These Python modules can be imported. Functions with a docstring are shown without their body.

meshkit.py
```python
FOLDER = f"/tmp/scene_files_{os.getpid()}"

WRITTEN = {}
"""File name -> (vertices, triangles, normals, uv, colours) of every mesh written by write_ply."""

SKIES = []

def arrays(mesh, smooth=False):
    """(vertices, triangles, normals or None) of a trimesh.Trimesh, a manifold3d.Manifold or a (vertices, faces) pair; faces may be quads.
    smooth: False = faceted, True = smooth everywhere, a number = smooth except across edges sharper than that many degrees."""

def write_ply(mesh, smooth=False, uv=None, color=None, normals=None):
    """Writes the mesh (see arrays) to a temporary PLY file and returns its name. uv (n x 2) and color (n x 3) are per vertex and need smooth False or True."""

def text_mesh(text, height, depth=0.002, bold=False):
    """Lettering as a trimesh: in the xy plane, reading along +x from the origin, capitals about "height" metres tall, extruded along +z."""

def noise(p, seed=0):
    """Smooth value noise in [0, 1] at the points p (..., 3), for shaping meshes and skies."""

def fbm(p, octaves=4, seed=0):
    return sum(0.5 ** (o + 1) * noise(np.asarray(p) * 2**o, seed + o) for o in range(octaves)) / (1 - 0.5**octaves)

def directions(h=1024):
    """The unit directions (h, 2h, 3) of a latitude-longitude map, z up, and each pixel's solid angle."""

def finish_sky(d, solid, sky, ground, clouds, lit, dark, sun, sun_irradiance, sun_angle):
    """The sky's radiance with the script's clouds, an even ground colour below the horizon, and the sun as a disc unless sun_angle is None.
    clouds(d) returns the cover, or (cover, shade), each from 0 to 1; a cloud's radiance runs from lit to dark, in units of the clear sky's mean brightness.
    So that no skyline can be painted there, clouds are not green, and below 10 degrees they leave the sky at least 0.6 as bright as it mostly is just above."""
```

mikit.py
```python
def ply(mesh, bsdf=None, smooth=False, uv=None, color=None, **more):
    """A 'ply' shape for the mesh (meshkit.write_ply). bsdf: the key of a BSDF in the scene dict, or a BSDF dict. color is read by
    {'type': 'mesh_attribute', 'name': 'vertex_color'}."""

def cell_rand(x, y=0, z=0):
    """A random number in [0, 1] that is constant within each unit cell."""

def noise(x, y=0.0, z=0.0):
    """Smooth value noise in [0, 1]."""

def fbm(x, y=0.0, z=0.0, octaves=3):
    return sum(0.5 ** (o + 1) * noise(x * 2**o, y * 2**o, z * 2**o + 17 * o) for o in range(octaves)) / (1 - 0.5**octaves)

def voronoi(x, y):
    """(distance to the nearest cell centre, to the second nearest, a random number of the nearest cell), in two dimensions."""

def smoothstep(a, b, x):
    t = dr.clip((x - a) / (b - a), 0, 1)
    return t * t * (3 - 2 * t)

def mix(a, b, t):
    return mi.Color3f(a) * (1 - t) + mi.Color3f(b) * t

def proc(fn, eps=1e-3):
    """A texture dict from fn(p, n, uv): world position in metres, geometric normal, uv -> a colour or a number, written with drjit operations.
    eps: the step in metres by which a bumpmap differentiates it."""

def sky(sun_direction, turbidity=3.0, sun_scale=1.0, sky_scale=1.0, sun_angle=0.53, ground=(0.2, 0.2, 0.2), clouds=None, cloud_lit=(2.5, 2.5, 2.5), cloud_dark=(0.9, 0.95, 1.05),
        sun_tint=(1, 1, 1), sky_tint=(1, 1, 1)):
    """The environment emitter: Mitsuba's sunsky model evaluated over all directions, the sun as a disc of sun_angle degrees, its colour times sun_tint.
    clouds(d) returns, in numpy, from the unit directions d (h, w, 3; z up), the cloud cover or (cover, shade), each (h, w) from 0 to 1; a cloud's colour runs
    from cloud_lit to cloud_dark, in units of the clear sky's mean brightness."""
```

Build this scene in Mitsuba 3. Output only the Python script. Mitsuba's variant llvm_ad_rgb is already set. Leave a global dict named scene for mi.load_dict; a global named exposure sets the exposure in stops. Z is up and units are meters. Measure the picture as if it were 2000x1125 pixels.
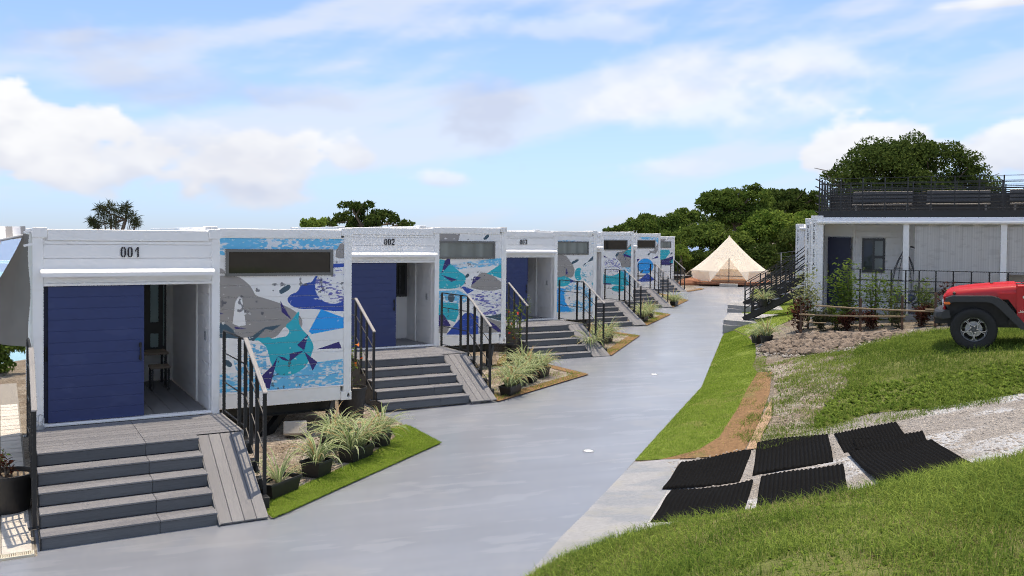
import math, random
import numpy as np, trimesh, shapely
import mitsuba as mi, drjit as dr
import mikit, meshkit
from mikit import noise, fbm, voronoi, cell_rand, smoothstep, mix
from scipy.interpolate import RBFInterpolator
from shapely.geometry import Polygon, box as sbox
from shapely.ops import triangulate
T4 = mi.ScalarTransform4f
rng = np.random.default_rng(7)
random.seed(7)
scene, labels = {}, {}

# ------------------------------------------------------------------ camera, sky, exposure
EYE = 3.445
PITCH, ROLL = .0218, .0099
_c, _s, _cr, _sr = math.cos(PITCH), math.sin(PITCH), math.cos(ROLL), math.sin(ROLL)
_up = [-_sr, _cr * _s, _cr * _c]
scene['camera'] = {'type': 'perspective', 'fov': math.degrees(2 * math.atan(1000 / 1744.35)), 'fov_axis': 'x',
                   'near_clip': .1, 'far_clip': 2e5, 'principal_point_offset_x': 0.0, 'principal_point_offset_y': .0523,
                   'to_world': T4().look_at(origin=[0, 0, EYE], target=[0, _c, EYE - _s], up=_up)}
exposure = 1.78
SUN = (.104, .14, 1.0)


def clouds(d):
    x, y, z = d[..., 0], d[..., 1], d[..., 2]
    az = np.degrees(np.arctan2(x, y))            # 0 straight ahead, + to the right
    el = np.degrees(np.arcsin(np.clip(z, -1, 1)))
    q = np.stack([x, y, z], -1)
    f1 = meshkit.fbm(q * np.array([8., 8., 13.]) + 3.1, 5, 1)
    f2 = meshkit.fbm(q * np.array([26., 26., 38.]) + 9.7, 6, 5)
    f3 = meshkit.fbm(np.stack([x * 4 + z * 7, y * 3, z * 20 - x * 5], -1) + 4.4, 6, 9)
    bl = 1 - 2 * np.abs(meshkit.fbm(q * np.array([17., 17., 26.]) + 1.7, 5, 13) - .5)      # billows
    cover = np.zeros_like(el)
    shade = np.zeros_like(el)

    def put(c, s):
        nonlocal cover, shade
        c = np.clip(c, 0, 1)
        shade = np.where(c + cover > 1e-6, (shade * cover * (1 - c) + s * c) / np.maximum(cover * (1 - c) + c, 1e-6), 0)
        cover = cover * (1 - c) + c

    def ss(a, b, v):
        t = np.clip((v - a) / (b - a), 0, 1)
        return t * t * (3 - 2 * t)

    # a thin high veil everywhere, and the paler air near the horizon
    put(.60 * ss(.42, .66, f3) + .03, .25)
    put(.48 * np.exp(-np.maximum(el, 0) / 4.5), .95)

    def puff(a0, e0, wa, we, dens, sh, soft=.35, base=None, rag=1.):
        wob = ((f1 - .5) * 1.5 + (f2 - .5) * 1.1 + (bl - .72) * .8) * rag
        r = np.sqrt(((az - a0) / wa) ** 2 + ((el - e0) / we) ** 2)
        c = ss(1.0, 1.0 - soft, r - wob) * dens
        if base is not None:
            c = c * ss(base - 1.7, base + 1.5, el + (f2 - .5) * 2)
        put(c, np.clip(sh + (.35 - (el - e0) / we) * .30 + (.76 - bl) * .6 + (.5 - f2) * .55, 0, 1))

    # grey thin drifts, then cumulus banks and the bright sheet to the right
    puff(-25, 11.3, 9, 1.5, .42, .85, .9)
    puff(-21, 9.0, 6, 1.6, .42, .85, .9)
    puff(-14, 8.6, 3.5, 1.0, .35, .85, .9)
    puff(-1.5, 8.4, 3.2, 2.8, .50, .95, .8)
    puff(12.5, 8.8, 11, 2.6, .70, .02, .9, None, .8)
    puff(19, 10.4, 9.5, 2.3, .66, .02, .9, None, .8)
    puff(29.5, 13.3, 5, .42, .85, .0, .5, None, .35)
    puff(2, 13.2, 9, .9, .45, .2, .9)
    puff(-31, 5.4, 8.2, 2.7, 1.0, .18, .22, 1.9)
    puff(-24, 3.9, 6.8, 2.0, .92, .26, .34, 1.2)
    puff(-17, 4.2, 5.5, 2.1, .90, .22, .45, 1.0)
    puff(-20, 5.5, 9, 1.6, .6, .4, .9)
    puff(-10, 5.0, 2.1, 1.5, .80, .22, .45)
    puff(-4.8, 3.7, 1.9, .8, .70, .25, .6)
    puff(22.5, 5.7, 4.4, 2.1, .95, .14, .35)
    puff(29.5, 5.4, 4.2, 1.9, .90, .18, .4)
    puff(9, 4.6, 5, .7, .45, .2, .9)
    # unseen clouds round the rest of the sky, thickened to lighten shaded faces
    ring = ss(36, 50, np.abs(az)) * np.exp(-((el - 7) / 6.5) ** 2)
    put(.9 * ring * ss(.42, .56, f1), np.clip(.25 - (f2 - .5), 0, 1))
    high = ss(18, 30, el)
    put(.62 * high * ss(.42, .62, f1), .12)
    return cover, shade


scene['sky'] = mikit.sky(SUN, turbidity=3.0, sun_scale=.80, sky_scale=1.46, clouds=clouds, cloud_lit=(1.85, 1.86, 1.88), cloud_dark=(1.02, 1.09, 1.38), ground=(.2, .21, .18), sky_tint=(.98, .97, 1.06))

# ------------------------------------------------------------------ helpers


def label(key, text, cat=None, group=None, kind=None):
    d = {}
    if text: d['label'] = text
    if cat: d['category'] = cat
    if group: d['group'] = group
    if kind: d['kind'] = kind
    labels[key] = d
    return key


def numbered(key):
    if key not in labels and key not in scene and not any(k.startswith(key + '__') for k in scene):
        return key
    i = 1
    while f'{key}_{i:03d}' in labels or f'{key}_{i:03d}' in scene:
        i += 1
    return f'{key}_{i:03d}'


_count = {}


def pkey(parent, name):
    """the next free key of a part called name under parent"""
    k = f'{parent}__{name}'
    n = _count.get(k, 0)
    _count[k] = n + 1
    return k if n == 0 else f'{k}_{n:03d}'


def put(key, mesh, bsdf, smooth=False, uv=None, tw=None):
    d = mikit.ply(mesh, bsdf, smooth, uv)
    if tw is not None: d['to_world'] = tw
    scene[key] = d
    return key


def part(parent, name, mesh, bsdf, smooth=False, uv=None):
    return put(pkey(parent, name), mesh, bsdf, smooth, uv)


BOXF = np.array([[0, 2, 1], [1, 2, 3], [4, 5, 6], [5, 7, 6], [0, 1, 4], [1, 5, 4], [2, 6, 3], [3, 6, 7], [0, 4, 2], [2, 4, 6], [1, 3, 5], [3, 7, 5]])


def bx(x0, x1, y0, y1, z0, z1):
    v = np.array([[x, y, z] for z in (z0, z1) for y in (y0, y1) for x in (x0, x1)], float)
    return trimesh.Trimesh(v, BOXF, process=False)


def cbx(x0, x1, y0, y1, z0, z1, b=.006):
    """a box with chamfered edges"""
    b = min(b, (x1 - x0) * .45, (y1 - y0) * .45, (z1 - z0) * .45)
    p = []
    for x, sx in ((x0, 1), (x1, -1)):
        for y, sy in ((y0, 1), (y1, -1)):
            for z, sz in ((z0, 1), (z1, -1)):
                p += [[x, y + sy * b, z + sz * b], [x + sx * b, y, z + sz * b], [x + sx * b, y + sy * b, z]]
    return trimesh.convex.convex_hull(np.array(p))


def cat(*ms):
    ms = [m for m in ms if m is not None]
    v, f, n = [], [], 0
    for m in ms:
        v.append(np.asarray(m.vertices)); f.append(np.asarray(m.faces) + n); n += len(m.vertices)
    return trimesh.Trimesh(np.vstack(v), np.vstack(f), process=False)


def moved(m, M):
    m = m.copy(); m.apply_transform(np.asarray(M)); return m


def frame(p, q):
    p, q = np.asarray(p, float), np.asarray(q, float)
    z = q - p; L = np.linalg.norm(z); z /= L
    x = np.cross(z, [0, 0, 1]) if abs(z[2]) < .95 else np.cross(z, [0, 1, 0])
    x /= np.linalg.norm(x); y = np.cross(z, x)
    M = np.eye(4); M[:3, 0], M[:3, 1], M[:3, 2], M[:3, 3] = x, y, z, p
    return M, L


def bar(p, q, w, h=None):
    """a square bar from p to q; w across, h in its upright plane"""
    M, L = frame(p, q); h = h or w
    return moved(bx(-w / 2, w / 2, -h / 2, h / 2, 0, L), M)


def rod(p, q, r, n=8, r2=None):
    M, L = frame(p, q); r2 = r if r2 is None else r2
    a = np.arange(n) * 2 * np.pi / n
    v = np.vstack([np.c_[np.cos(a) * r, np.sin(a) * r, a * 0], np.c_[np.cos(a) * r2, np.sin(a) * r2, a * 0 + L], [[0, 0, 0], [0, 0, L]]])
    i = np.arange(n); j = (i + 1) % n
    f = np.vstack([np.c_[i, j, j + n], np.c_[i, j + n, i + n], np.c_[j, i, i * 0 + 2 * n], np.c_[i + n, j + n, i * 0 + 2 * n + 1]])
    return moved(trimesh.Trimesh(v, f, process=False), M)


def pipe(path, r, n=8):
    """a round tube along a path; r one radius or one per point"""
    P = np.asarray(path, float); r = np.broadcast_to(r, len(P))
    t = np.gradient(P, axis=0); t /= np.linalg.norm(t, axis=1, keepdims=True) + 1e-12
    ref = np.array([0, 0, 1.]) if abs(t[:, 2]).max() < .9 else np.array([.37, .61, .1])
    x = np.cross(t, ref); x /= np.linalg.norm(x, axis=1, keepdims=True) + 1e-12
    y = np.cross(t, x)
    a = np.arange(n) * 2 * np.pi / n
    v = (P[:, None] + r[:, None, None] * (np.cos(a)[None, :, None] * x[:, None] + np.sin(a)[None, :, None] * y[:, None])).reshape(-1, 3)
    f = []
    for k in range(len(P) - 1):
        for i in range(n):
            j = (i + 1) % n
            f += [[k * n + i, k * n + j, k * n + n + j], [k * n + i, k * n + n + j, k * n + n + i]]
    v = np.vstack([v, P[:1], P[-1:]])
    m = len(P) * n
    for i in range(n):
        j = (i + 1) % n
        f += [[m, j, i], [m + 1, m - n + i, m - n + j]]
    return trimesh.Trimesh(v, np.array(f), process=False)


def prism(poly, d0, d1, axis='y'):
    """a 2-D outline (x, z) extruded along y from d0 to d1 (axis 'y'), or (x, y) along z"""
    if not isinstance(poly, Polygon): poly = Polygon(poly)
    m = trimesh.creation.extrude_polygon(poly, d1 - d0, engine='earcut')
    v = np.array(m.vertices)
    if axis == 'y':
        v = np.c_[v[:, 0], d1 - v[:, 2], v[:, 1]]
        return trimesh.Trimesh(v, m.faces, process=False)
    v[:, 2] += d0
    return trimesh.Trimesh(v, m.faces, process=False)


def lathe(profile, n=24):
    return trimesh.creation.revolve(np.array(profile, float), sections=n)


def grid(F, nu, nv):
    """a sheet from F(s, t) -> (N,3) over the unit square; returns mesh and uv"""
    s, t = np.meshgrid(np.linspace(0, 1, nu + 1), np.linspace(0, 1, nv + 1), indexing='ij')
    v = F(s.ravel(), t.ravel())
    i, j = np.meshgrid(np.arange(nu), np.arange(nv), indexing='ij')
    a = (i * (nv + 1) + j).ravel()
    f = np.vstack([np.c_[a, a + nv + 1, a + nv + 2], np.c_[a, a + nv + 2, a + 1]])
    return trimesh.Trimesh(v, f, process=False), np.c_[s.ravel(), t.ravel()]


class Kit:
    """parts made once in local coordinates and placed many times"""
    def __init__(self): self.items = []
    def add(self, name, mesh, bsdf, smooth=False, uv=None, near=99):
        d = mikit.ply(mesh, None, smooth, uv); self.items.append((name, d, bsdf, near))
    def place(self, root, tw, swap=None, level=0):
        """level: parts whose 'near' is below it are left to the nearer copies"""
        for name, d, b, near in self.items:
            if near < level: continue
            b2 = (swap or {}).get(b, b)
            scene[pkey2(root, name)] = {**d, 'to_world': tw, 'bsdf': {'type': 'ref', 'id': b2}}


def pkey2(root, name):
    head, _, tail = name.rpartition('__')
    return pkey(root + ('__' + head if head else ''), tail)


def RZ(deg, t=(0, 0, 0)):
    return T4().translate(list(map(float, t))).rotate([0, 0, 1], float(deg))


def npT(deg, t=(0, 0, 0)):
    a = math.radians(deg); M = np.eye(4); M[:2, :2] = [[math.cos(a), -math.sin(a)], [math.sin(a), math.cos(a)]]; M[:3, 3] = t
    return M
# ------------------------------------------------------------------ materials


def mat(key, color, rough=.6, two=True, spec=.5, bump=None, bscale=.002, metallic=0., **more):
    col = {'type': 'rgb', 'value': list(color)} if isinstance(color, (tuple, list)) else mikit.proc(color)
    b = {'type': 'principled', 'base_color': col, 'roughness': rough if isinstance(rough, (int, float)) else mikit.proc(rough), 'specular': spec, 'metallic': metallic, **more}
    if bump is not None:
        b = {'type': 'bumpmap', 'arbitrary': mikit.proc(bump, .004), 'scale': bscale, 'bsdf': b}
    scene[key] = {'type': 'twosided', 'bsdf': b} if two else b


def speck(base, amp, sc, dirt=None, dsc=.6):
    """a base colour with grain, and stains with an outline of their own"""
    def fn(p, n, uv):
        g = fbm(p.x * sc, p.y * sc, p.z * sc, 3) - .5
        c = mi.Color3f(*base) * (1 + amp * 2 * g)
        if dirt is not None:
            m = smoothstep(.60, .74, fbm(p.x * dsc + 3, p.y * dsc, p.z * dsc * 1.7, 4))
            c = mix(c, mi.Color3f(*dirt), m * .55)
        return c
    return fn


mat('white_steel', speck((.85, .845, .83), .012, 5, (.76, .745, .71), 2.3), .42)
mat('white_board', speck((.83, .825, .815), .012, 6, (.75, .735, .70), 1.9), .5)
mat('white_plain', (.84, .835, .825), .45)
mat('cream_grate', (.62, .58, .46), .5)
mat('blue_paint', speck((.026, .042, .140), .07, 8, (.042, .060, .165), 3.1), .42)
mat('navy_paint', speck((.010, .015, .052), .05, 8), .45)
mat('black_steel', speck((.014, .0145, .016), .15, 16), .38)
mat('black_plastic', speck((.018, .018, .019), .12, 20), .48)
mat('dark_steel', (.05, .052, .056), .4)
mat('window_grey', (.145, .145, .14), .4)
mat('ink', (.015, .016, .02), .6)
mat('grey_steel', (.42, .43, .44), .35, metallic=.5)
mat('dark_void', (.02, .02, .021), .8)
mat('interior_dark', (.22, .21, .20), .8)
scene['frosted_glass'] = {'type': 'principledthin', 'base_color': {'type': 'rgb', 'value': [.42, .50, .50]}, 'roughness': .3, 'diff_trans': .7, 'spec_trans': 0.0, 'eta': 1.5}  # grey teal diffusing pane, added to dim the bright view outside
def blind_sky_glass(p, n, uv):
    s = noise(p.x * 9 + p.y * 5, 2., 3.)
    return mi.Color3f(.20, .225, .215) * (.75 + .5 * s)
mat('glass_blind', blind_sky_glass, .10, spec=.6)  # blind behind the cabin glass; painted sky reflection in the hall window
mat('glass_pane', (.02, .022, .022), .04, spec=.6)
scene['clear_glass'] = {'type': 'thindielectric', 'int_ior': 1.5}
scene['dome_glass'] = {'type': 'thindielectric', 'int_ior': 1.45}


def plank(base, amp=.12, along='x', flip=0):
    """composite decking: fine long streaks along the plank, and a tone of its own for each"""
    def fn(p, n, uv):
        s = uv.x * 3.0
        t = uv.y * 260
        g = noise(s, t, uv.x * 0 + 3) * .6 + noise(s * 7, t * 1.3, 5.) * .4 - .5
        k = fbm(p.x * 2.1, p.y * 2.1, p.z * 2.1, 3) - .5
        return mi.Color3f(*base) * (1 + amp * g + .22 * k)
    return fn


mat('deck_light', plank((.182, .184, .195)), .62)
mat('deck_light_b', plank((.158, .160, .171)), .62)
mat('deck_slate', plank((.098, .106, .118), .34), .55)
mat('deck_slate_b', plank((.084, .092, .104), .34), .55)
mat('deck_inside', plank((.195, .196, .206), .2), .6)
mat('rail_wood', plank((.27, .265, .262), .18), .6)


def path_col(p, n, uv):
    a = fbm(p.x * .55, p.y * .55, 1.5, 4)
    streak = fbm(p.x * .5 + p.y * .1, p.y * 3.0 - p.x * 1.1, 7., 3)
    sc = smoothstep(.60, .70, fbm(p.x * 1.4 + 9, p.y * 5.0 - p.x * 1.8, 2., 4))
    dust = smoothstep(.57, .72, fbm(p.x * 1.1, p.y * 1.1, 4., 5))
    c = mi.Color3f(.212, .228, .258) * (.90 + .2 * a) * (.93 + .14 * streak)
    c = mix(c, mi.Color3f(.31, .33, .36), sc * .22)
    return mix(c, mi.Color3f(.28, .28, .275), dust * .25)


def path_rough(p, n, uv):
    a = fbm(p.x * .8 + 4, p.y * .8, 2., 4)
    f = fbm(p.x * 2.2, p.y * 5.2, 6., 3)
    return .13 + .17 * a + .07 * f


def path_bump(p, n, uv):
    return fbm(p.x * 1.2, p.y * 1.2, 1., 3) * 1.0 + fbm(p.x * 14, p.y * 14, 1., 2) * .05


mat('path_paint', path_col, path_rough, spec=.55, bump=path_bump, bscale=.006)
def apron_col(p, n, uv):
    g = fbm(p.x * 30, p.y * 30, 1., 2)
    a = smoothstep(.42, .62, fbm(p.x * 1.3, p.y * 2.6, 8., 4))
    y = smoothstep(.60, .72, fbm(p.x * 2.2, p.y * 4.4, 3., 4))
    c = mix(mi.Color3f(.245, .262, .285), mi.Color3f(.305, .312, .318), a) * (.9 + .2 * g)
    return mix(c, mi.Color3f(.33, .325, .275), y * .35)
mat('apron_concrete', apron_col, .6, spec=.35)
mat('pad_concrete', speck((.30, .30, .30), .12, 6, (.2, .2, .19), 1.2), .75)
mat('footing', speck((.40, .375, .335), .15, 5, (.33, .30, .25), 2.0), .85)
mat('paver', speck((.55, .52, .47), .10, 7, (.40, .37, .32), 1.5), .8)
mat('paver_b', speck((.50, .47, .42), .12, 7, (.36, .33, .29), 1.5), .8)
mat('grout', (.24, .225, .20), .9)


def soil(base, alt, sc):
    def fn(p, n, uv):
        a = fbm(p.x * sc, p.y * sc, p.z * sc, 5)
        d, d2, r = voronoi(p.x * 26, p.y * 26)
        c = mix(mi.Color3f(*base), mi.Color3f(*alt), smoothstep(.35, .65, a))
        return c * (.62 + .62 * r) * (.85 + .3 * smoothstep(.03, .25, d2 - d))
    return fn


def soil_bump(p, n, uv):
    d, d2, r = voronoi(p.x * 26, p.y * 26)
    return smoothstep(0., .5, d2 - d) * (.4 + .6 * r) + fbm(p.x * 9, p.y * 9, p.z * 9, 3) * 1.2


mat('ground_soil', soil((.235, .195, .150), (.32, .285, .235), 2.2), .95, spec=.1, bump=soil_bump, bscale=.02)
mat('mulch', soil((.30, .245, .19), (.43, .385, .33), 3.), .95, spec=.1, bump=soil_bump, bscale=.022)
mat('coir', speck((.225, .140, .075), .4, 22, (.15, .16, .055), 1.4), .95, spec=.1, bump=soil_bump, bscale=.006)
mat('clay', speck((.43, .30, .20), .22, 9, (.34, .23, .15), 2.4), .95, spec=.1, bump=soil_bump, bscale=.012)


def gravel_col(p, n, uv):
    d, d2, r = voronoi(p.x * 34, p.y * 34)
    d3, d4, r2 = voronoi(p.x * 13 + 5, p.y * 13)
    a = fbm(p.x * .9, p.y * 1.6, 2., 4)
    wash = smoothstep(.50, .62, fbm(p.x * .55 + 2, p.y * 1.5 - p.x * .3, 5., 4))
    c = mix(mi.Color3f(.24, .22, .20), mi.Color3f(.34, .325, .305), a) * (.62 + .55 * r + .2 * r2)
    return mix(c, mi.Color3f(.50, .52, .54) * (.85 + .25 * r), wash * .75)


def gravel_bump(p, n, uv):
    d, d2, r = voronoi(p.x * 34, p.y * 34)
    d3, d4, r2 = voronoi(p.x * 13 + 5, p.y * 13)
    return smoothstep(0., .5, d2 - d) * (.3 + .7 * r) + smoothstep(0., .4, d4 - d3) * r2 * 1.6


mat('gravel', gravel_col, .92, spec=.15, bump=gravel_bump, bscale=.008)
mat('stone', speck((.40, .37, .33), .28, 11, (.24, .20, .16), 4.), .9, spec=.15)
mat('clod', speck((.215, .175, .138), .35, 12, (.36, .315, .265), 3.), .95, spec=.1)
mat('turf_base', speck((.14, .185, .035), .35, 9, (.26, .21, .10), .9), .95, spec=.1)
mat('meadow_base', speck((.12, .135, .045), .45, 8, (.20, .155, .09), .8), .95, spec=.1)


def leafy(name, ca, cb, sc=.8, trans=.35, rough=.45, rim=None, spec=.4):
    def fn(p, n, uv):
        a = fbm(p.x * sc, p.y * sc, p.z * sc, 2)
        c = mix(mi.Color3f(*ca), mi.Color3f(*cb), dr.clip(uv.x * .75 + (a - .5) * 1.1 + .12, 0, 1))
        return c * (.82 + .36 * cell_rand(uv.x * 977, 3, 1))
    scene[name] = {'type': 'principledthin', 'base_color': mikit.proc(fn), 'roughness': rough, 'diff_trans': trans * 2, 'spec_trans': 0.0, 'eta': 1.4}


leafy('grass_wild', (.100, .172, .028), (.300, .385, .082), 1.1, .36)
leafy('grass_turf', (.135, .235, .022), (.300, .410, .055), 1.6, .30)
leafy('grass_dry', (.30, .24, .12), (.46, .38, .21), 2., .25)
leafy('leaf_dark', (.034, .062, .016), (.130, .175, .042), .35, .26, .5)
leafy('leaf_mid', (.055, .100, .020), (.205, .275, .058), .30, .28, .5)
leafy('leaf_bright', (.085, .155, .024), (.265, .350, .070), .5, .32, .45)
leafy('leaf_olive', (.050, .062, .030), (.115, .130, .062), .6, .2, .55)
leafy('leaf_red', (.050, .018, .016), (.125, .050, .035), 1.5, .2, .45)
leafy('leaf_pale', (.14, .19, .05), (.40, .42, .19), 1.5, .28, .45)


def variegated(p, n, uv):
    side = dr.abs(uv.y - .5) * 2
    edge = smoothstep(.36, .58, side + (noise(uv.x * 37, uv.y * 6, 2.) - .5) * .25)
    tone = cell_rand(uv.x * 31, 1, 2)
    g = mix(mi.Color3f(.10, .19, .045), mi.Color3f(.19, .30, .085), tone)
    w = mix(mi.Color3f(.52, .58, .30), mi.Color3f(.72, .73, .50), tone)
    dry = smoothstep(.93, .97, tone)
    return mix(mix(g, w, edge), mi.Color3f(.50, .36, .19), dry)


scene['leaf_striped'] = {'type': 'principledthin', 'base_color': mikit.proc(variegated), 'roughness': .4, 'diff_trans': .5, 'spec_trans': 0.0, 'eta': 1.4}
mat('bark', speck((.17, .14, .11), .35, 9, (.09, .075, .06), 3.), .9, spec=.1)
mat('bamboo', speck((.25, .19, .115), .25, 10, (.15, .11, .065), 4.), .65)
mat('rusty_post', speck((.10, .062, .042), .3, 12, (.22, .11, .05), 5.), .85)
scene['canvas'] = {'type': 'principledthin', 'base_color': {'type': 'rgb', 'value': [.94, .90, .79]}, 'roughness': .85, 'diff_trans': .75, 'spec_trans': 0.0, 'eta': 1.3}
mat('groundsheet', (.42, .24, .13), .6)
mat('red_earth', speck((.30, .135, .075), .3, 7), .9)
mat('tarp', speck((.185, .176, .162), .10, 4, (.19, .18, .165), 1.5), .55)
mat('car_red', (.44, .004, .008), .5, spec=.25, clearcoat=1., clearcoat_gloss=.97)
mat('tyre', speck((.016, .016, .0165), .2, 30), .75)
mat('flare_plastic', speck((.028, .029, .031), .15, 60), .5)
mat('alloy', (.55, .56, .58), .28, metallic=.85)
mat('alloy_dark', (.10, .105, .11), .35, metallic=.6)
mat('amber', (.75, .16, .02), .25)
mat('lamp_lens', (.75, .78, .8), .1)
mat('chrome', (.72, .73, .74), .15, metallic=1.)
mat('rubber', speck((.0055, .0056, .0058), .3, 40), .75, spec=.07)
mat('egg_grey', (.105, .105, .115), .7)
mat('cushion', (.11, .14, .26), .9)
mat('wood_table', (.34, .27, .2), .6)
mat('orange_flower', (.75, .20, .02), .6)
mat('red_flower', (.70, .03, .02), .6)
mat('teal_rope', (.05, .42, .36), .6)


def stripes(p, n, uv):
    k = smoothstep(.485, .515, dr.abs(uv.x * 16 - dr.floor(uv.x * 16) - .5) * 2)
    return mix(mi.Color3f(.66, .655, .65), mi.Color3f(.27, .26, .25), k)


mat('awning_cloth', stripes, .8, spec=.1)


def blind(p, n, uv):
    s = noise(uv.x * 46, uv.y * .6, 2.) * .6 + noise(uv.x * 150, uv.y * 3, 7.) * .4
    st = smoothstep(.58, .70, fbm(uv.x * 11, uv.y * 26, 3., 4))
    v = .5 + .5 * dr.sin(uv.x * 230)
    c = mi.Color3f(.50, .485, .46) * (.80 + .26 * s + .12 * v)
    return mix(c, mi.Color3f(.33, .315, .295), st * .30)


mat('blind_cloth', blind, .8, spec=.1)


def sea_col(p, n, uv):
    dist = dr.sqrt(p.x * p.x + p.y * p.y)
    reef = smoothstep(.47, .57, fbm(p.x * .004, p.y * .006, 1., 4) + (900 - dist) / 2200)
    foam = smoothstep(.72, .76, fbm(p.x * .02, p.y * .05, 3., 4)) * smoothstep(600., 760., dist) * smoothstep(1300., 1000., dist)
    c = mix(mi.Color3f(.17, .25, .40), mi.Color3f(.22, .40, .46), reef)
    return mix(c, mi.Color3f(.75, .78, .8), foam)


mat('sea_water', sea_col, .35, spec=.4)
# ------------------------------------------------------------------ the ground
YAW = math.degrees(.5215)
EU = np.array([math.cos(.5215), math.sin(.5215)])
EN = np.array([-math.sin(.5215), math.cos(.5215)])
ROW0 = np.array([-6.424, 11.963])            # front left corner of the first cabin
UNITS = [(0, 0, 0, 1.18), (5.93, 5.01, .14, 1.22), (12.08, 9.55, .14, 1.40), (18.38, 15.89, .20, 1.23), (25.18, 22.46, .20, 1.18), (34.63, 32.19, .12, 1.46)]


def gz(Y):
    return .2 * (1 - np.exp(-np.maximum(np.asarray(Y, float) - 11, 0) / 9))


EDGE = np.array([(-10, -19), (-3.2, 0), (.19, 9.05), (1.92, 13.64), (4.3, 20.06), (7.07, 29.91), (9.3, 36.5), (13.2, 49.3), (16.4, 61.), (26., 95.)])


def side(X, Y):
    """metres to the right of the path's right edge"""
    X, Y = np.asarray(X, float), np.asarray(Y, float)
    best, sg = np.full(X.shape, 1e9), np.zeros(X.shape)
    for a, b in zip(EDGE[:-1], EDGE[1:]):
        d = b - a; L = np.hypot(*d); t = np.clip(((X - a[0]) * d[0] + (Y - a[1]) * d[1]) / L ** 2, 0, 1)
        r = np.hypot(X - a[0] - t * d[0], Y - a[1] - t * d[1])
        s = (X - a[0]) * d[1] - (Y - a[1]) * d[0]
        m = r < best
        best = np.where(m, r, best); sg = np.where(m, np.sign(s), sg)
    return best * sg


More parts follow.
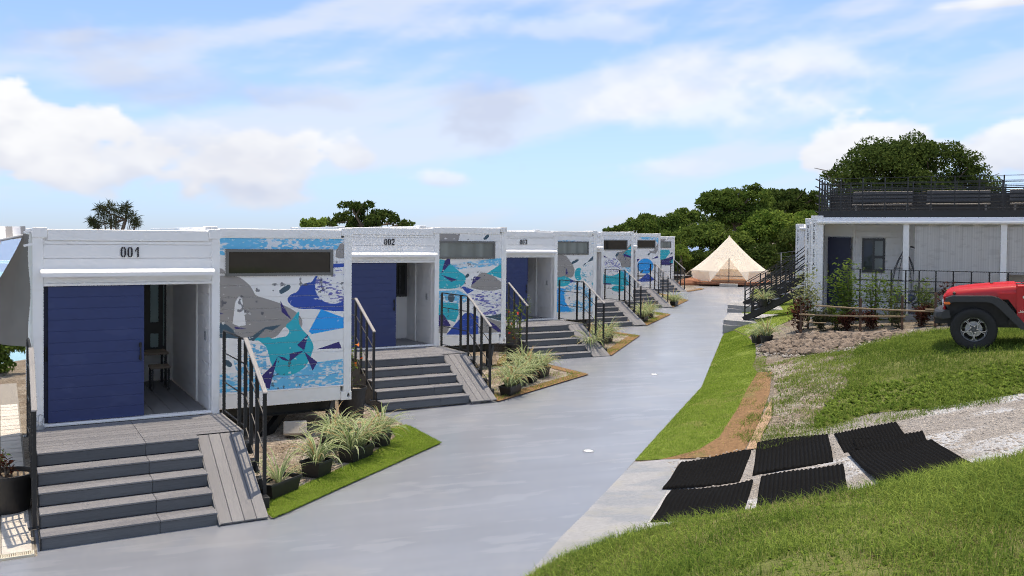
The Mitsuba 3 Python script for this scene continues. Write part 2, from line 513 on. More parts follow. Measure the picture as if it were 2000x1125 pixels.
_CP = [(0, 0, 1.85), (3, 0, 2.1), (6, 2, 2.2), (2.6, 4.5, 1.77), (3.9, 6.8, 1.74), (3.4, 6.8, 1.63), (2.65, 6.8, 1.48), (2.0, 7.0, 1.28), (1.38, 4.8, 1.62), (.8, 7.0, .84), (1.22, 7.6, .92),
       (0, -5, 2.2), (8, -3, 2.6), (.92, 8.0, .70), (.42, 8.55, .30), (.72, 8.3, .50), (4.6, 7.0, 1.86), (5.6, 7.2, 1.92), (5.2, 9.3, .95), (2.9, 9.7, .42), (1.6, 9.6, .17), (6.1, 10.6, .92), (7.0, 12.3, .97), (8, 13.9, 1.03), (12, 11.0, 1.5), (3.9, 13.7, .36), (5.6, 13.9, .68),
       (3.0, 11.5, .22), (4.5, 11.6, .55), (2.2, 12.0, .06), (2.5, 13.5, .10), (9.04, 17.4, 1.36), (11.3, 16.3, 1.50), (8.0, 17.7, 1.15), (7.2, 15.3, .97), (6, 15, .76), (5, 17, .52), (6.5, 20, .72), (7.3, 21.3, .80),
       (8.06, 25, .84), (9.7, 24, 1.0), (11, 23.3, 1.2), (14, 20, 1.6), (9.1, 27, .95), (12, 29, 1.2), (15, 26, 1.5), (7, 24.6, .62), (8.3, 31.7, .5), (11, 33, .85), (14, 38, .85), (13, 42, .6),
       (20, 50, 1.2), (25, 40, 2.0), (20, 20, 2.3), (18, 60, .4), (6.4, 23, .58), (4.87, 17.7, .48), (3.28, 14.3, .24), (30, 10, 3.), (30, 80, 3.), (20, 85, 1.), (45, 60, 3.5), (40, -10, 3.5), (15, -15, 3)]
for _a, _b in zip(EDGE[1:-1], EDGE[2:]):
    for _t in (0, .33, .67):
        _q = _a + (_b - _a) * _t
        _CP.append((_q[0], _q[1], float(gz(_q[1]))))
_CP = np.array(_CP)
_rbf = RBFInterpolator(_CP[:, :2], _CP[:, 2], kernel='thin_plate_spline', smoothing=.02)


def h_raw(X, Y):
    X, Y = np.asarray(X, float), np.asarray(Y, float)
    s = side(X, Y)
    g = gz(Y)
    z = g.copy()
    m = s > 0
    if m.any():
        P = np.c_[np.clip(X[m], -12, 45), np.clip(Y[m], -16, 85)]
        r = np.maximum(_rbf(P) - g[m], 0)
        t = np.clip(s[m] / .3, 0, 1)
        z[m] = g[m] + r * t * t * (3 - 2 * t)
    # the land falls to the sea behind the row of cabins
    rel = np.stack([X - ROW0[0], Y - ROW0[1]], -1)
    back = (rel @ EN) * .75 - (rel @ EU) * .66
    t = np.clip((back - 8.5) / 45, 0, 1)
    return z - 26 * t * t * (3 - 2 * t)


def axis(a, b, step, far):
    x = [np.arange(a, b + step / 2, step)]
    lo, hi, st = [], [], step
    p = a
    while p > -far:
        st *= 1.3; p -= min(st, 25); lo.append(p)
    st, p = step, b
    while p < far:
        st *= 1.3; p += min(st, 25); hi.append(p)
    return np.concatenate([lo[::-1], x[0], hi])


GX, GY = axis(-9, 13, .25, 260), axis(1, 30, .25, 300)
_XX, _YY = np.meshgrid(GX, GY, indexing='ij')
HZ = h_raw(_XX.ravel(), _YY.ravel()).reshape(_XX.shape)


def h(X, Y):
    """height of the triangulated ground"""
    X, Y = np.atleast_1d(np.asarray(X, float)), np.atleast_1d(np.asarray(Y, float))
    i = np.clip(np.searchsorted(GX, X, 'right') - 1, 0, len(GX) - 2); j = np.clip(np.searchsorted(GY, Y, 'right') - 1, 0, len(GY) - 2)
    a = (X - GX[i]) / (GX[i + 1] - GX[i]); b = (Y - GY[j]) / (GY[j + 1] - GY[j])
    z00, z10, z01, z11 = HZ[i, j], HZ[i + 1, j], HZ[i, j + 1], HZ[i + 1, j + 1]
    return np.where(a > b, z00 + (z10 - z00) * a + (z11 - z10) * b, z00 + (z01 - z00) * b + (z11 - z01) * a)


def h1(x, y): return float(h(x, y)[0])


def ground_mesh():
    n, m = len(GX), len(GY)
    v = np.c_[_XX.ravel(), _YY.ravel(), HZ.ravel()]
    i, j = np.meshgrid(np.arange(n - 1), np.arange(m - 1), indexing='ij')
    a = (i * m + j).ravel()
    f = np.vstack([np.c_[a, a + m, a + m + 1], np.c_[a, a + m + 1, a + 1]])
    return trimesh.Trimesh(v, f, process=False)


def sheet(poly, off):
    """the part of the ground inside poly, lifted by off: clipped by the ground's own triangles, so it lies parallel to it"""
    poly = poly if isinstance(poly, shapely.Geometry) else Polygon(poly)
    if not poly.is_valid: poly = poly.buffer(0)
    x0, y0, x1, y1 = poly.bounds
    i0, i1 = max(np.searchsorted(GX, x0) - 1, 0), min(np.searchsorted(GX, x1) + 1, len(GX) - 1)
    j0, j1 = max(np.searchsorted(GY, y0) - 1, 0), min(np.searchsorted(GY, y1) + 1, len(GY) - 1)
    tri = []
    shapely.prepare(poly)
    for i in range(i0, i1):
        for j in range(j0, j1):
            a, b, c, d = (GX[i], GY[j]), (GX[i + 1], GY[j]), (GX[i + 1], GY[j + 1]), (GX[i], GY[j + 1])
            q = sbox(*a, *c)
            if not poly.intersects(q): continue
            if poly.contains(q):
                tri += [(a, b, c), (a, c, d)]
                continue
            for t in ((a, b, c), (a, c, d)):
                g = poly.intersection(Polygon(t))
                for s in getattr(g, 'geoms', [g]):
                    if s.geom_type != 'Polygon' or s.area < 1e-7: continue
                    if s.convex_hull.area - s.area < 1e-9:
                        o = list(s.exterior.coords)[:-1]
                        if not s.exterior.is_ccw: o = o[::-1]
                        tri += [(o[0], o[k], o[k + 1]) for k in range(1, len(o) - 1)]
                    else:
                        for w in triangulate(s):
                            if s.contains(w.representative_point()):
                                o = list(w.exterior.coords)[:3]
                                tri.append(tuple(o if w.exterior.is_ccw else o[::-1]))
    p = np.array(tri, float).reshape(-1, 2)
    v = np.c_[p, h(p[:, 0], p[:, 1]) + off]
    m = trimesh.Trimesh(v, np.arange(len(v)).reshape(-1, 3), process=False)
    m.merge_vertices()
    return m


def scatter(poly, n, r=None):
    """n random points inside poly"""
    r = r or rng
    poly = poly if isinstance(poly, shapely.Geometry) else Polygon(poly)
    x0, y0, x1, y1 = poly.bounds
    out = np.zeros((0, 2))
    shapely.prepare(poly)
    while len(out) < n:
        p = np.c_[r.uniform(x0, x1, n * 2), r.uniform(y0, y1, n * 2)]
        out = np.vstack([out, p[shapely.contains_xy(poly, p[:, 0], p[:, 1])]])
    return out[:n]


def blades(P, hgt, wid, lean=.5, segs=2, seed=1, off=0.):
    """grass: one tapered, leaning, bent blade at each point; uv.x is a number of its own"""
    r = np.random.default_rng(seed)
    n = len(P)
    H = hgt * r.uniform(.45, 1.25, n); W = wid * r.uniform(.6, 1.3, n)
    a = r.uniform(0, 2 * np.pi, n); b = a + np.pi / 2 + r.normal(0, .5, n)
    l = lean * r.uniform(.15, 1.3, n)
    base = np.c_[P, h(P[:, 0], P[:, 1]) + off]
    d = np.c_[np.cos(b), np.sin(b), np.zeros(n)]; s = np.c_[np.cos(a), np.sin(a), np.zeros(n)]
    up = np.array([0, 0, 1.])
    if segs == 1:
        tip = base + up * H[:, None] + d * (H * l)[:, None]
        v = np.stack([base - s * W[:, None] / 2, base + s * W[:, None] / 2, tip], 1)
        f = np.arange(3 * n).reshape(-1, 3); k = 3
    else:
        mid = base + up * (H * .6)[:, None] + d * (H * l * .35)[:, None]
        tip = base + up * (H * (1 - .25 * l))[:, None] + d * (H * l * 1.1)[:, None]
        v = np.stack([base - s * W[:, None] / 2, base + s * W[:, None] / 2, mid - s * W[:, None] * .38, mid + s * W[:, None] * .38, tip], 1)
        o = np.arange(n)[:, None] * 5
        f = np.concatenate([o + [0, 1, 3], o + [0, 3, 2], o + [2, 3, 4]], 0); k = 5
    u = np.repeat(r.uniform(0, 1, n), k)
    return trimesh.Trimesh(v.reshape(-1, 3), f, process=False), np.c_[u, np.tile(np.linspace(0, 1, k), n)]


put('ground', ground_mesh(), 'ground_soil', True)
label('ground', 'bare brown soil and stones of the sloping site', 'ground', kind='structure')
_a = np.linspace(0, 2 * np.pi, 97)[:-1]
_rad = np.array([40, 120, 250, 400, 600, 900, 1400, 2500, 6000, 20000, 90000.])
_v = np.array([(r * np.cos(t), 40 + r * np.sin(t), -21.) for r in _rad for t in _a])
_f = [(k * 96 + i, k * 96 + 96 + (i + 1) % 96, k * 96 + (i + 1) % 96) for k in range(len(_rad) - 1) for i in range(96)] + [(k * 96 + i, k * 96 + 96 + i, k * 96 + 96 + (i + 1) % 96) for k in range(len(_rad) - 1) for i in range(96)]
put('sea', (_v, np.array(_f)), 'sea_water')
label('sea', 'blue green sea with pale reef water to the far horizon', 'sea', kind='structure')
# ------------------------------------------------------------------ the murals: flat paint, one design for each cabin, in metres (u, z) on its wall
MURALS = {
 0: [('light',[(2.66,3.42),(4.80,3.43),(4.80,3.26),(4.54,3.21),(2.77,3.21),(2.76,3.13),(2.66,3.12)]),
  ('light',[(2.67,1.20),(4.78,1.34),(4.82,0.87),(2.67,0.91)]),
  ('grey',[(2.65,2.94),(2.76,2.89),(2.77,2.80),(2.99,2.78),(3.11,2.69),(3.20,2.59),(3.25,2.47),(3.40,2.42),(3.61,2.35),(3.77,2.27),(3.92,2.19),(4.03,2.06),(4.04,1.94),(3.98,1.88),(3.83,1.89),(3.74,1.95),(3.62,1.78),(3.47,1.74),(3.23,1.73),(2.99,1.76),(2.65,1.82)]),
  ('grey',[(4.80,3.38),(4.69,3.32),(4.62,3.21),(4.61,3.10),(4.67,3.07),(4.80,3.08)]),
  ('slate',[(2.65,2.05),(2.79,2.01),(2.91,1.91),(2.99,1.78),(2.65,1.80)]),
  ('slate',[(3.41,1.94),(3.68,1.97),(3.54,1.88),(3.42,1.91),(3.23,1.72),(3.01,1.77),(3.20,1.80)]),
  ('white',[(2.99,2.46),(3.04,2.43),(3.10,1.99),(2.99,1.97),(2.89,2.02),(2.93,2.37)]),
  ('indigo',[(2.91,1.97),(3.12,1.93),(2.94,1.93)]),
  ('indigo',[(2.65,2.21),(2.75,2.19),(2.65,2.17)]),
  ('royal',[(3.77,2.38),(3.83,2.47),(3.95,2.51),(4.01,2.62),(4.10,2.66),(4.20,2.67),(4.26,2.78),(4.30,2.77),(4.36,2.64),(4.81,2.63),(4.81,2.16),(4.55,2.17),(4.23,2.22),(4.01,2.22),(3.86,2.27)]),
  ('wpurple',[(4.89,2.59),(4.87,2.47),(4.80,2.37),(4.69,2.31),(4.57,2.29),(4.44,2.32),(4.34,2.39),(4.27,2.49),(4.25,2.61),(4.27,2.72),(4.34,2.82),(4.44,2.89),(4.56,2.91),(4.69,2.89),(4.79,2.82),(4.86,2.72)]),
  ('royal',[(4.36,2.29),(4.55,2.26),(4.81,2.32),(4.81,2.16),(4.55,2.17)]),
  ('royal',[(4.56,2.98),(4.81,2.99),(4.81,2.93),(4.56,2.91)]),
  ('wblue',[(3.52,1.39),(3.49,1.27),(3.42,1.17),(3.32,1.11),(3.21,1.10),(3.09,1.13),(2.99,1.20),(2.93,1.31),(2.90,1.43),(2.92,1.54),(2.99,1.64),(3.09,1.70),(3.20,1.72),(3.32,1.69),(3.42,1.62),(3.49,1.51)]),
  ('teal',[(3.99,2.22),(3.97,2.01),(4.03,1.88),(4.16,1.75),(4.24,1.59),(4.20,1.44),(4.11,1.26),(3.96,1.15),(3.77,1.11),(3.62,1.14),(3.51,1.33),(3.45,1.60),(3.32,1.72),(3.23,1.73),(3.29,1.78),(3.38,1.76),(3.47,1.78),(3.53,1.74),(3.65,1.76),(3.77,1.77),(3.83,1.86),(3.74,1.95),(3.86,2.04)]),
  ('azure',[(4.36,2.21),(4.81,2.03),(4.81,1.88),(4.20,1.79),(4.15,1.84)]),
  ('slate',[(3.77,2.63),(3.81,2.64),(3.84,2.60),(3.82,2.56),(3.71,2.49),(3.67,2.48),(3.64,2.52),(3.66,2.56)]),
  ('indigo',[(3.66,2.38),(3.85,2.05),(3.69,2.18)]),
  ('indigo',[(4.14,1.79),(4.07,1.52),(3.95,1.62)]),
  ('indigo',[(4.07,1.52),(3.83,1.35),(3.82,1.48)]),
  ('indigo',[(4.07,1.50),(4.30,1.31),(4.22,1.17)]),
  ('indigo',[(3.63,1.46),(3.49,0.91),(3.26,1.03),(3.32,1.10),(3.54,1.30)]),
  ('indigo',[(3.63,1.45),(3.74,1.42),(3.83,1.35),(3.71,1.38)]),
  ('indigo',[(4.29,1.53),(4.68,1.64),(4.73,1.52)]),
  ('slate',[(2.87,1.39),(2.89,1.34),(2.86,1.31),(2.82,1.32),(2.77,1.37),(2.75,1.41),(2.78,1.44),(2.82,1.43)])],
 1: [('light',[(3.03,2.63),(3.45,2.68),(4.11,2.74),(4.85,2.82),(4.86,2.64),(4.11,2.57),(3.48,2.52),(3.03,2.45)]),
  ('grey',[(2.67,3.43),(3.59,3.44),(3.53,3.21),(2.68,3.20)]),
  ('slate',[(4.33,3.39),(4.37,3.40),(4.40,3.37),(4.39,3.33),(4.31,3.27),(4.26,3.26),(4.23,3.29),(4.25,3.32)]),
  ('teal',[(2.68,2.79),(3.17,2.77),(3.35,2.65),(3.51,2.51),(3.71,2.39),(3.76,2.30),(3.71,2.15),(3.55,2.07),(3.29,2.04),(2.69,2.07)]),
  ('indigo',[(3.17,2.74),(3.25,2.80),(3.31,2.78),(3.32,2.67),(3.07,2.42)]),
  ('indigo',[(3.07,2.40),(3.51,2.27),(3.35,2.22)]),
  ('slate',[(3.78,2.41),(3.82,2.42),(3.85,2.39),(3.84,2.36),(3.80,2.32),(3.75,2.31),(3.73,2.34),(3.74,2.38)]),
  ('grey',[(3.88,2.09),(4.11,2.41),(4.24,2.44),(4.45,2.41),(4.58,2.32),(4.86,2.13),(4.86,2.04),(4.52,1.97),(4.18,1.99),(3.91,2.06)]),
  ('teal',[(4.85,2.72),(4.34,2.41),(4.51,2.36),(4.86,2.25)]),
  ('indigo',[(3.98,2.35),(4.18,2.32),(3.90,2.12)]),
  ('wpurple',[(3.78,1.88),(4.18,1.98),(4.52,1.96),(4.86,2.03),(4.87,1.39),(4.46,1.34),(4.19,1.37),(3.88,1.50),(3.78,1.71)]),
  ('light',[(2.69,2.00),(3.55,2.01),(3.85,1.85),(3.72,1.68),(2.69,1.69)]),
  ('royal',[(3.62,2.09),(3.70,2.10),(3.98,2.00),(3.80,1.91)]),
  ('slate',[(3.45,1.82),(3.43,1.76),(3.38,1.72),(3.32,1.72),(3.27,1.76),(3.25,1.82),(3.27,1.88),(3.32,1.92),(3.38,1.92),(3.43,1.88)]),
  ('teal',[(2.69,1.64),(3.23,1.71),(3.55,1.68),(3.56,1.42),(3.46,1.22),(3.30,1.28),(2.69,1.39)]),
  ('grey',[(2.69,1.15),(3.33,1.14),(3.24,0.95),(2.69,0.97)]),
  ('indigo',[(3.15,1.42),(3.35,1.13),(2.69,1.14),(2.69,1.38)]),
  ('royal',[(3.22,0.92),(3.72,1.43),(3.89,1.44),(4.12,1.33),(4.12,0.88)]),
  ('slate',[(4.87,1.40),(4.87,1.17),(4.25,1.34),(4.46,1.34)]),
  ('grey',[(4.22,1.32),(4.87,1.16),(4.87,0.91),(4.12,0.91)]),
  ('indigo',[(4.36,1.24),(4.60,1.11),(4.81,0.92),(4.67,0.93),(4.43,1.09)])],
 2: [('light',[(3.18,3.26),(4.04,3.26),(4.05,3.22),(3.18,3.19)]),
  ('light',[(4.69,3.18),(5.02,3.20),(5.02,3.13),(4.69,3.14)]),
  ('grey',[(2.96,2.82),(3.66,2.78),(3.78,2.64),(3.96,2.44),(4.04,2.24),(3.94,2.04),(3.75,2.04),(2.97,2.02)]),
  ('light',[(2.98,0.92),(4.31,1.17),(4.55,1.37),(5.04,1.29),(5.05,0.81),(2.98,0.85)]),
  ('teal',[(4.36,2.14),(4.34,2.03),(4.27,1.95),(4.19,1.92),(4.11,1.95),(4.04,2.03),(4.02,2.14),(4.04,2.25),(4.10,2.33),(4.19,2.36),(4.27,2.33),(4.33,2.25)]),
  ('slate',[(4.11,2.64),(4.16,2.64),(4.18,2.60),(4.16,2.57),(3.96,2.48),(3.91,2.48),(3.89,2.51),(3.91,2.55)]),
  ('wteal',[(4.97,2.16),(4.94,2.04),(4.86,1.94),(4.75,1.87),(4.61,1.85),(4.47,1.88),(4.35,1.95),(4.27,2.05),(4.24,2.17),(4.27,2.29),(4.34,2.39),(4.46,2.46),(4.60,2.48),(4.74,2.46),(4.86,2.39),(4.94,2.29)]),
  ('slate',[(4.96,2.94),(4.96,2.67),(4.40,2.49),(4.34,2.37)]),
  ('indigo',[(3.68,2.36),(3.78,2.14),(3.67,2.14)]),
  ('teal',[(3.20,2.02),(3.63,2.09),(3.90,1.98),(3.91,1.81),(3.55,1.74),(3.20,1.76)]),
  ('royal',[(3.84,1.98),(4.18,1.89),(3.87,1.70)]),
  ('azure',[(3.20,1.73),(3.63,1.68),(3.75,1.45),(3.64,1.26),(3.92,0.92),(3.21,0.91)]),
  ('wblue',[(4.62,1.46),(4.59,1.30),(4.48,1.16),(4.31,1.07),(4.12,1.04),(3.92,1.08),(3.75,1.18),(3.64,1.32),(3.60,1.49),(3.64,1.65),(3.75,1.79),(3.91,1.88),(4.10,1.91),(4.30,1.87),(4.47,1.77),(4.58,1.63)]),
  ('teal',[(4.97,2.01),(4.71,1.83),(4.83,1.63),(4.98,1.62)])],
 3: [('grey',[(4.83,3.16),(4.85,2.05),(4.27,2.05),(4.21,2.28),(3.98,2.44),(4.00,2.68),(4.46,2.77)]),
  ('teal',[(4.84,3.05),(4.84,2.50),(4.31,2.60)]),
  ('indigo',[(4.33,2.66),(4.77,2.53),(4.77,2.45),(4.44,2.53),(4.54,2.27)]),
  ('light',[(4.27,2.05),(4.85,2.07),(4.86,1.22),(4.23,1.36)]),
  ('wpurple',[(4.22,2.08),(4.19,1.94),(4.09,1.82),(3.94,1.74),(3.77,1.71),(3.59,1.74),(3.44,1.82),(3.34,1.94),(3.30,2.09),(3.34,2.23),(3.43,2.35),(3.58,2.43),(3.76,2.46),(3.93,2.43),(4.08,2.35),(4.19,2.22)]),
  ('slate',[(4.03,2.69),(4.08,2.71),(4.13,2.68),(4.13,2.64),(4.04,2.53),(3.99,2.51),(3.94,2.53),(3.94,2.58)]),
  ('indigo',[(3.33,2.57),(3.56,2.45),(3.33,2.50)]),
  ('teal',[(3.12,1.82),(3.72,1.67),(4.12,1.79),(4.27,1.95),(4.53,1.62),(4.74,1.25),(4.07,1.30),(3.13,1.44)]),
  ('indigo',[(3.13,1.42),(3.72,1.38),(3.77,1.32),(3.13,1.35)]),
  ('teal',[(4.51,1.15),(4.46,1.08),(4.32,1.03),(4.13,1.02),(3.94,1.04),(3.80,1.09),(3.75,1.16),(3.80,1.23),(3.94,1.28),(4.13,1.29),(4.32,1.27),(4.46,1.22)]),
  ('indigo',[(4.33,1.46),(4.81,1.24),(4.81,1.18)])],
 4: [('light',[(3.51,3.38),(4.85,3.39),(4.86,2.92),(4.53,3.25),(3.52,3.26)]),
  ('grey',[(4.74,3.07),(4.80,2.77),(4.61,2.50),(4.22,2.56),(4.15,2.67),(4.41,2.64),(4.57,2.82)]),
  ('azure',[(4.47,1.86),(4.41,1.68),(4.26,1.53),(4.05,1.46),(3.80,1.46),(3.58,1.54),(3.43,1.69),(3.37,1.86),(3.43,2.04),(3.57,2.18),(3.79,2.26),(4.03,2.26),(4.25,2.18),(4.41,2.04)]),
  ('indigo',[(4.33,2.22),(4.74,2.42),(4.75,2.29)]),
  ('indigo',[(4.11,1.66),(4.33,1.88),(4.30,1.66)]),
  ('indigo',[(3.34,2.24),(3.56,2.24),(3.38,2.06)]),
  ('slate',[(4.18,2.56),(4.23,2.57),(4.26,2.53),(4.24,2.50),(4.13,2.43),(4.08,2.43),(4.05,2.46),(4.07,2.50)]),
  ('slate',[(3.70,1.63),(3.74,1.64),(3.78,1.61),(3.77,1.57),(3.66,1.48),(3.61,1.47),(3.57,1.50),(3.58,1.54)]),
  ('grey',[(3.29,1.39),(3.92,1.41),(3.86,1.26),(3.30,1.32)]),
  ('royal',[(3.30,1.14),(3.55,1.16),(4.05,1.48),(4.57,1.15),(4.31,1.04),(3.68,1.03)])],
 5: [('grey',[(3.18,3.37),(4.12,3.38),(3.96,3.20),(3.18,3.19)]),
  ('teal',[(3.19,2.66),(4.43,2.67),(4.51,2.46),(4.02,1.95),(3.20,2.01)]),
  ('slate',[(4.62,2.49),(4.68,2.50),(4.73,2.46),(4.71,2.41),(4.62,2.34),(4.56,2.33),(4.51,2.37),(4.53,2.42)]),
  ('indigo',[(3.74,1.95),(4.78,2.24),(4.79,1.72),(4.36,1.59),(3.74,1.62)]),
  ('teal',[(4.44,1.81),(4.79,2.07),(4.79,1.72)])],
}

PAINT = {'grey': (.315, .298, .288), 'slate': (.050, .098, .140), 'indigo': (.032, .024, .170), 'royal': (.024, .075, .40), 'azure': (.016, .35, .86), 'teal': (.022, .44, .55), 'light': (.14, .50, .79),
         'white': (.82, .82, .82), 'navy': (.03, .05, .2)}


def rounded(name, poly):
    """organic outlines get their corners cut once"""
    if len(poly) < 8 or name in ('indigo', 'light'): return poly
    out = []
    for (x0, y0), (x1, y1) in zip(poly, poly[1:] + poly[:1]):
        out += [(.78 * x0 + .22 * x1, .78 * y0 + .22 * y1), (.22 * x0 + .78 * x1, .22 * y0 + .78 * y1)]
    return out


def inside(u, v, poly):
    """drjit: whether (u, v) lies in the outline (even-odd rule)"""
    odd = mi.Bool(False)
    for (x0, y0), (x1, y1) in zip(poly, poly[1:] + poly[:1]):
        if abs(y1 - y0) < 1e-6: continue
        k = (x1 - x0) / (y1 - y0)
        odd = odd ^ (((v > y0) ^ (v > y1)) & (u < x0 + k * (v - y0)))
    return odd


def mural(k):
    shapes = [(n_, rounded(n_, p_)) for n_, p_ in MURALS[k]]

    def fn(p, n, uv):
        u, v = uv.x + (noise(uv.x * 30, uv.y * 30, k * 3.) - .5) * .004, uv.y
        worn = fbm(uv.x * 12, uv.y * 18, k * 5., 5)                  # paint rubbed off along the boards
        brush = fbm(uv.x * 17, uv.y * 44, k * 7. + 2, 5) * .62 + fbm(uv.x * 3.1, uv.y * 6., k * 7. + 4, 3) * .38
        c = mi.Color3f(.82, .82, .82)
        white = mi.Color3f(.82, .82, .82)
        for name, poly in shapes:
            if name in ('wblue', 'wpurple', 'wteal'):
                ink = {'wblue': (.14, .46, .74), 'wpurple': (.13, .13, .42), 'wteal': (.14, .45, .58)}[name]
                lay = mix(white, mi.Color3f(*ink), smoothstep(.535, .585, brush))
            elif name == 'light':
                lay = mix(mi.Color3f(*PAINT['light']), white, smoothstep(.49, .585, brush) * .85)
            else:
                lay = mi.Color3f(*PAINT[name])
            c = dr.select(inside(u, v, poly), lay, c)
        c = mix(c, white, smoothstep(.775, .79, worn) * .8)
        blot = smoothstep(.73, .76, fbm(uv.x * 11 + 3, uv.y * 11, k * 9. + 4, 4)) * smoothstep(.52, .6, noise(uv.x * 1.3, uv.y * 1.7, k * 2.))
        return mix(c, mi.Color3f(.06, .065, .09), blot * .8)
    return fn


for _k in range(6):
    mat(f'mural_paint_{_k}', mural(_k), .45)
# ------------------------------------------------------------------ the cabins: two containers each, local u to the right along the front, v away from the camera, z up from the path
W0, TOPA, DK = 2.438, 3.533, .82


def boards_uv(x0, x1, y, z0, z1, t=.02):
    m = cbx(x0, x1, y, y + t, z0, z1, .003)
    return m, np.c_[m.vertices[:, 0], m.vertices[:, 2]]


def plank_uv(m, along, seed):
    """uv for the decking streaks: x along the plank, y across"""
    v = m.vertices; a = {'x': 0, 'y': 1}[along]
    return np.c_[v[:, a] + seed * 3.7, (v[:, 1 - a] + v[:, 2] * .9) + seed]


def digits(text):
    m = meshkit.text_mesh(text, .145, .004, True)
    v = np.array(m.vertices); x0, x1 = v[:, 0].min(), v[:, 0].max()
    v = np.c_[(v[:, 0] - x0) / (x1 - x0) * .245 + 1.09, -.002 - v[:, 2], v[:, 1] + 3.125]
    return trimesh.Trimesh(v, m.faces, process=False)


def stencil(text):
    """narrow stencilled figures, each cut by a gap above and below as the photograph shows"""
    from shapely import union_all
    out = []
    w, hh, t, g = .068, .142, .021, .020
    for i, ch in enumerate(text):
        x = 1.088 + i * (w + g)
        B = lambda a, b, c, d: sbox(x + a, 3.128 + b, x + c, 3.128 + d)
        if ch == '0':
            s = Polygon([(0, .03), (.016, 0), (w - .016, 0), (w, .03), (w, hh - .03), (w - .016, hh), (.016, hh), (0, hh - .03)])
            s = s.difference(sbox(t, .022, w - t, hh - .022)).difference(sbox(w / 2 - .004, -1, w / 2 + .004, 1))
            s = shapely.affinity.translate(s, x, 3.128)
        elif ch == '1':
            s = union_all([B(w - t - .008, 0, w - .008, hh), Polygon([(x + .012, 3.128 + hh - .045), (x + w - .03, 3.128 + hh), (x + w - .03, 3.128 + hh - .030), (x + .012, 3.128 + hh - .07)])])
        elif ch == '2':
            s = union_all([B(0, 0, w, .024), B(.006, hh - .024, w, hh), B(w - t, hh * .52, w, hh - .026), Polygon([(x, 3.128 + .026), (x + t, 3.128 + .026), (x + w, 3.128 + hh * .52), (x + w - t, 3.128 + hh * .52)]), B(0, hh - .045, t, hh - .012)])
        else:
            s = union_all([B(0, 0, w - .004, .024), B(0, hh - .024, w - .004, hh), B(w - t, .010, w, hh / 2 - .004), B(w - t, hh / 2 + .004, w, hh - .010), B(.022, hh / 2 - .011, w - .01, hh / 2 + .011)])
        for q in getattr(s, 'geoms', [s]):
            out.append(prism(q, -.004, .002))
    return cat(*out)


import shapely.affinity


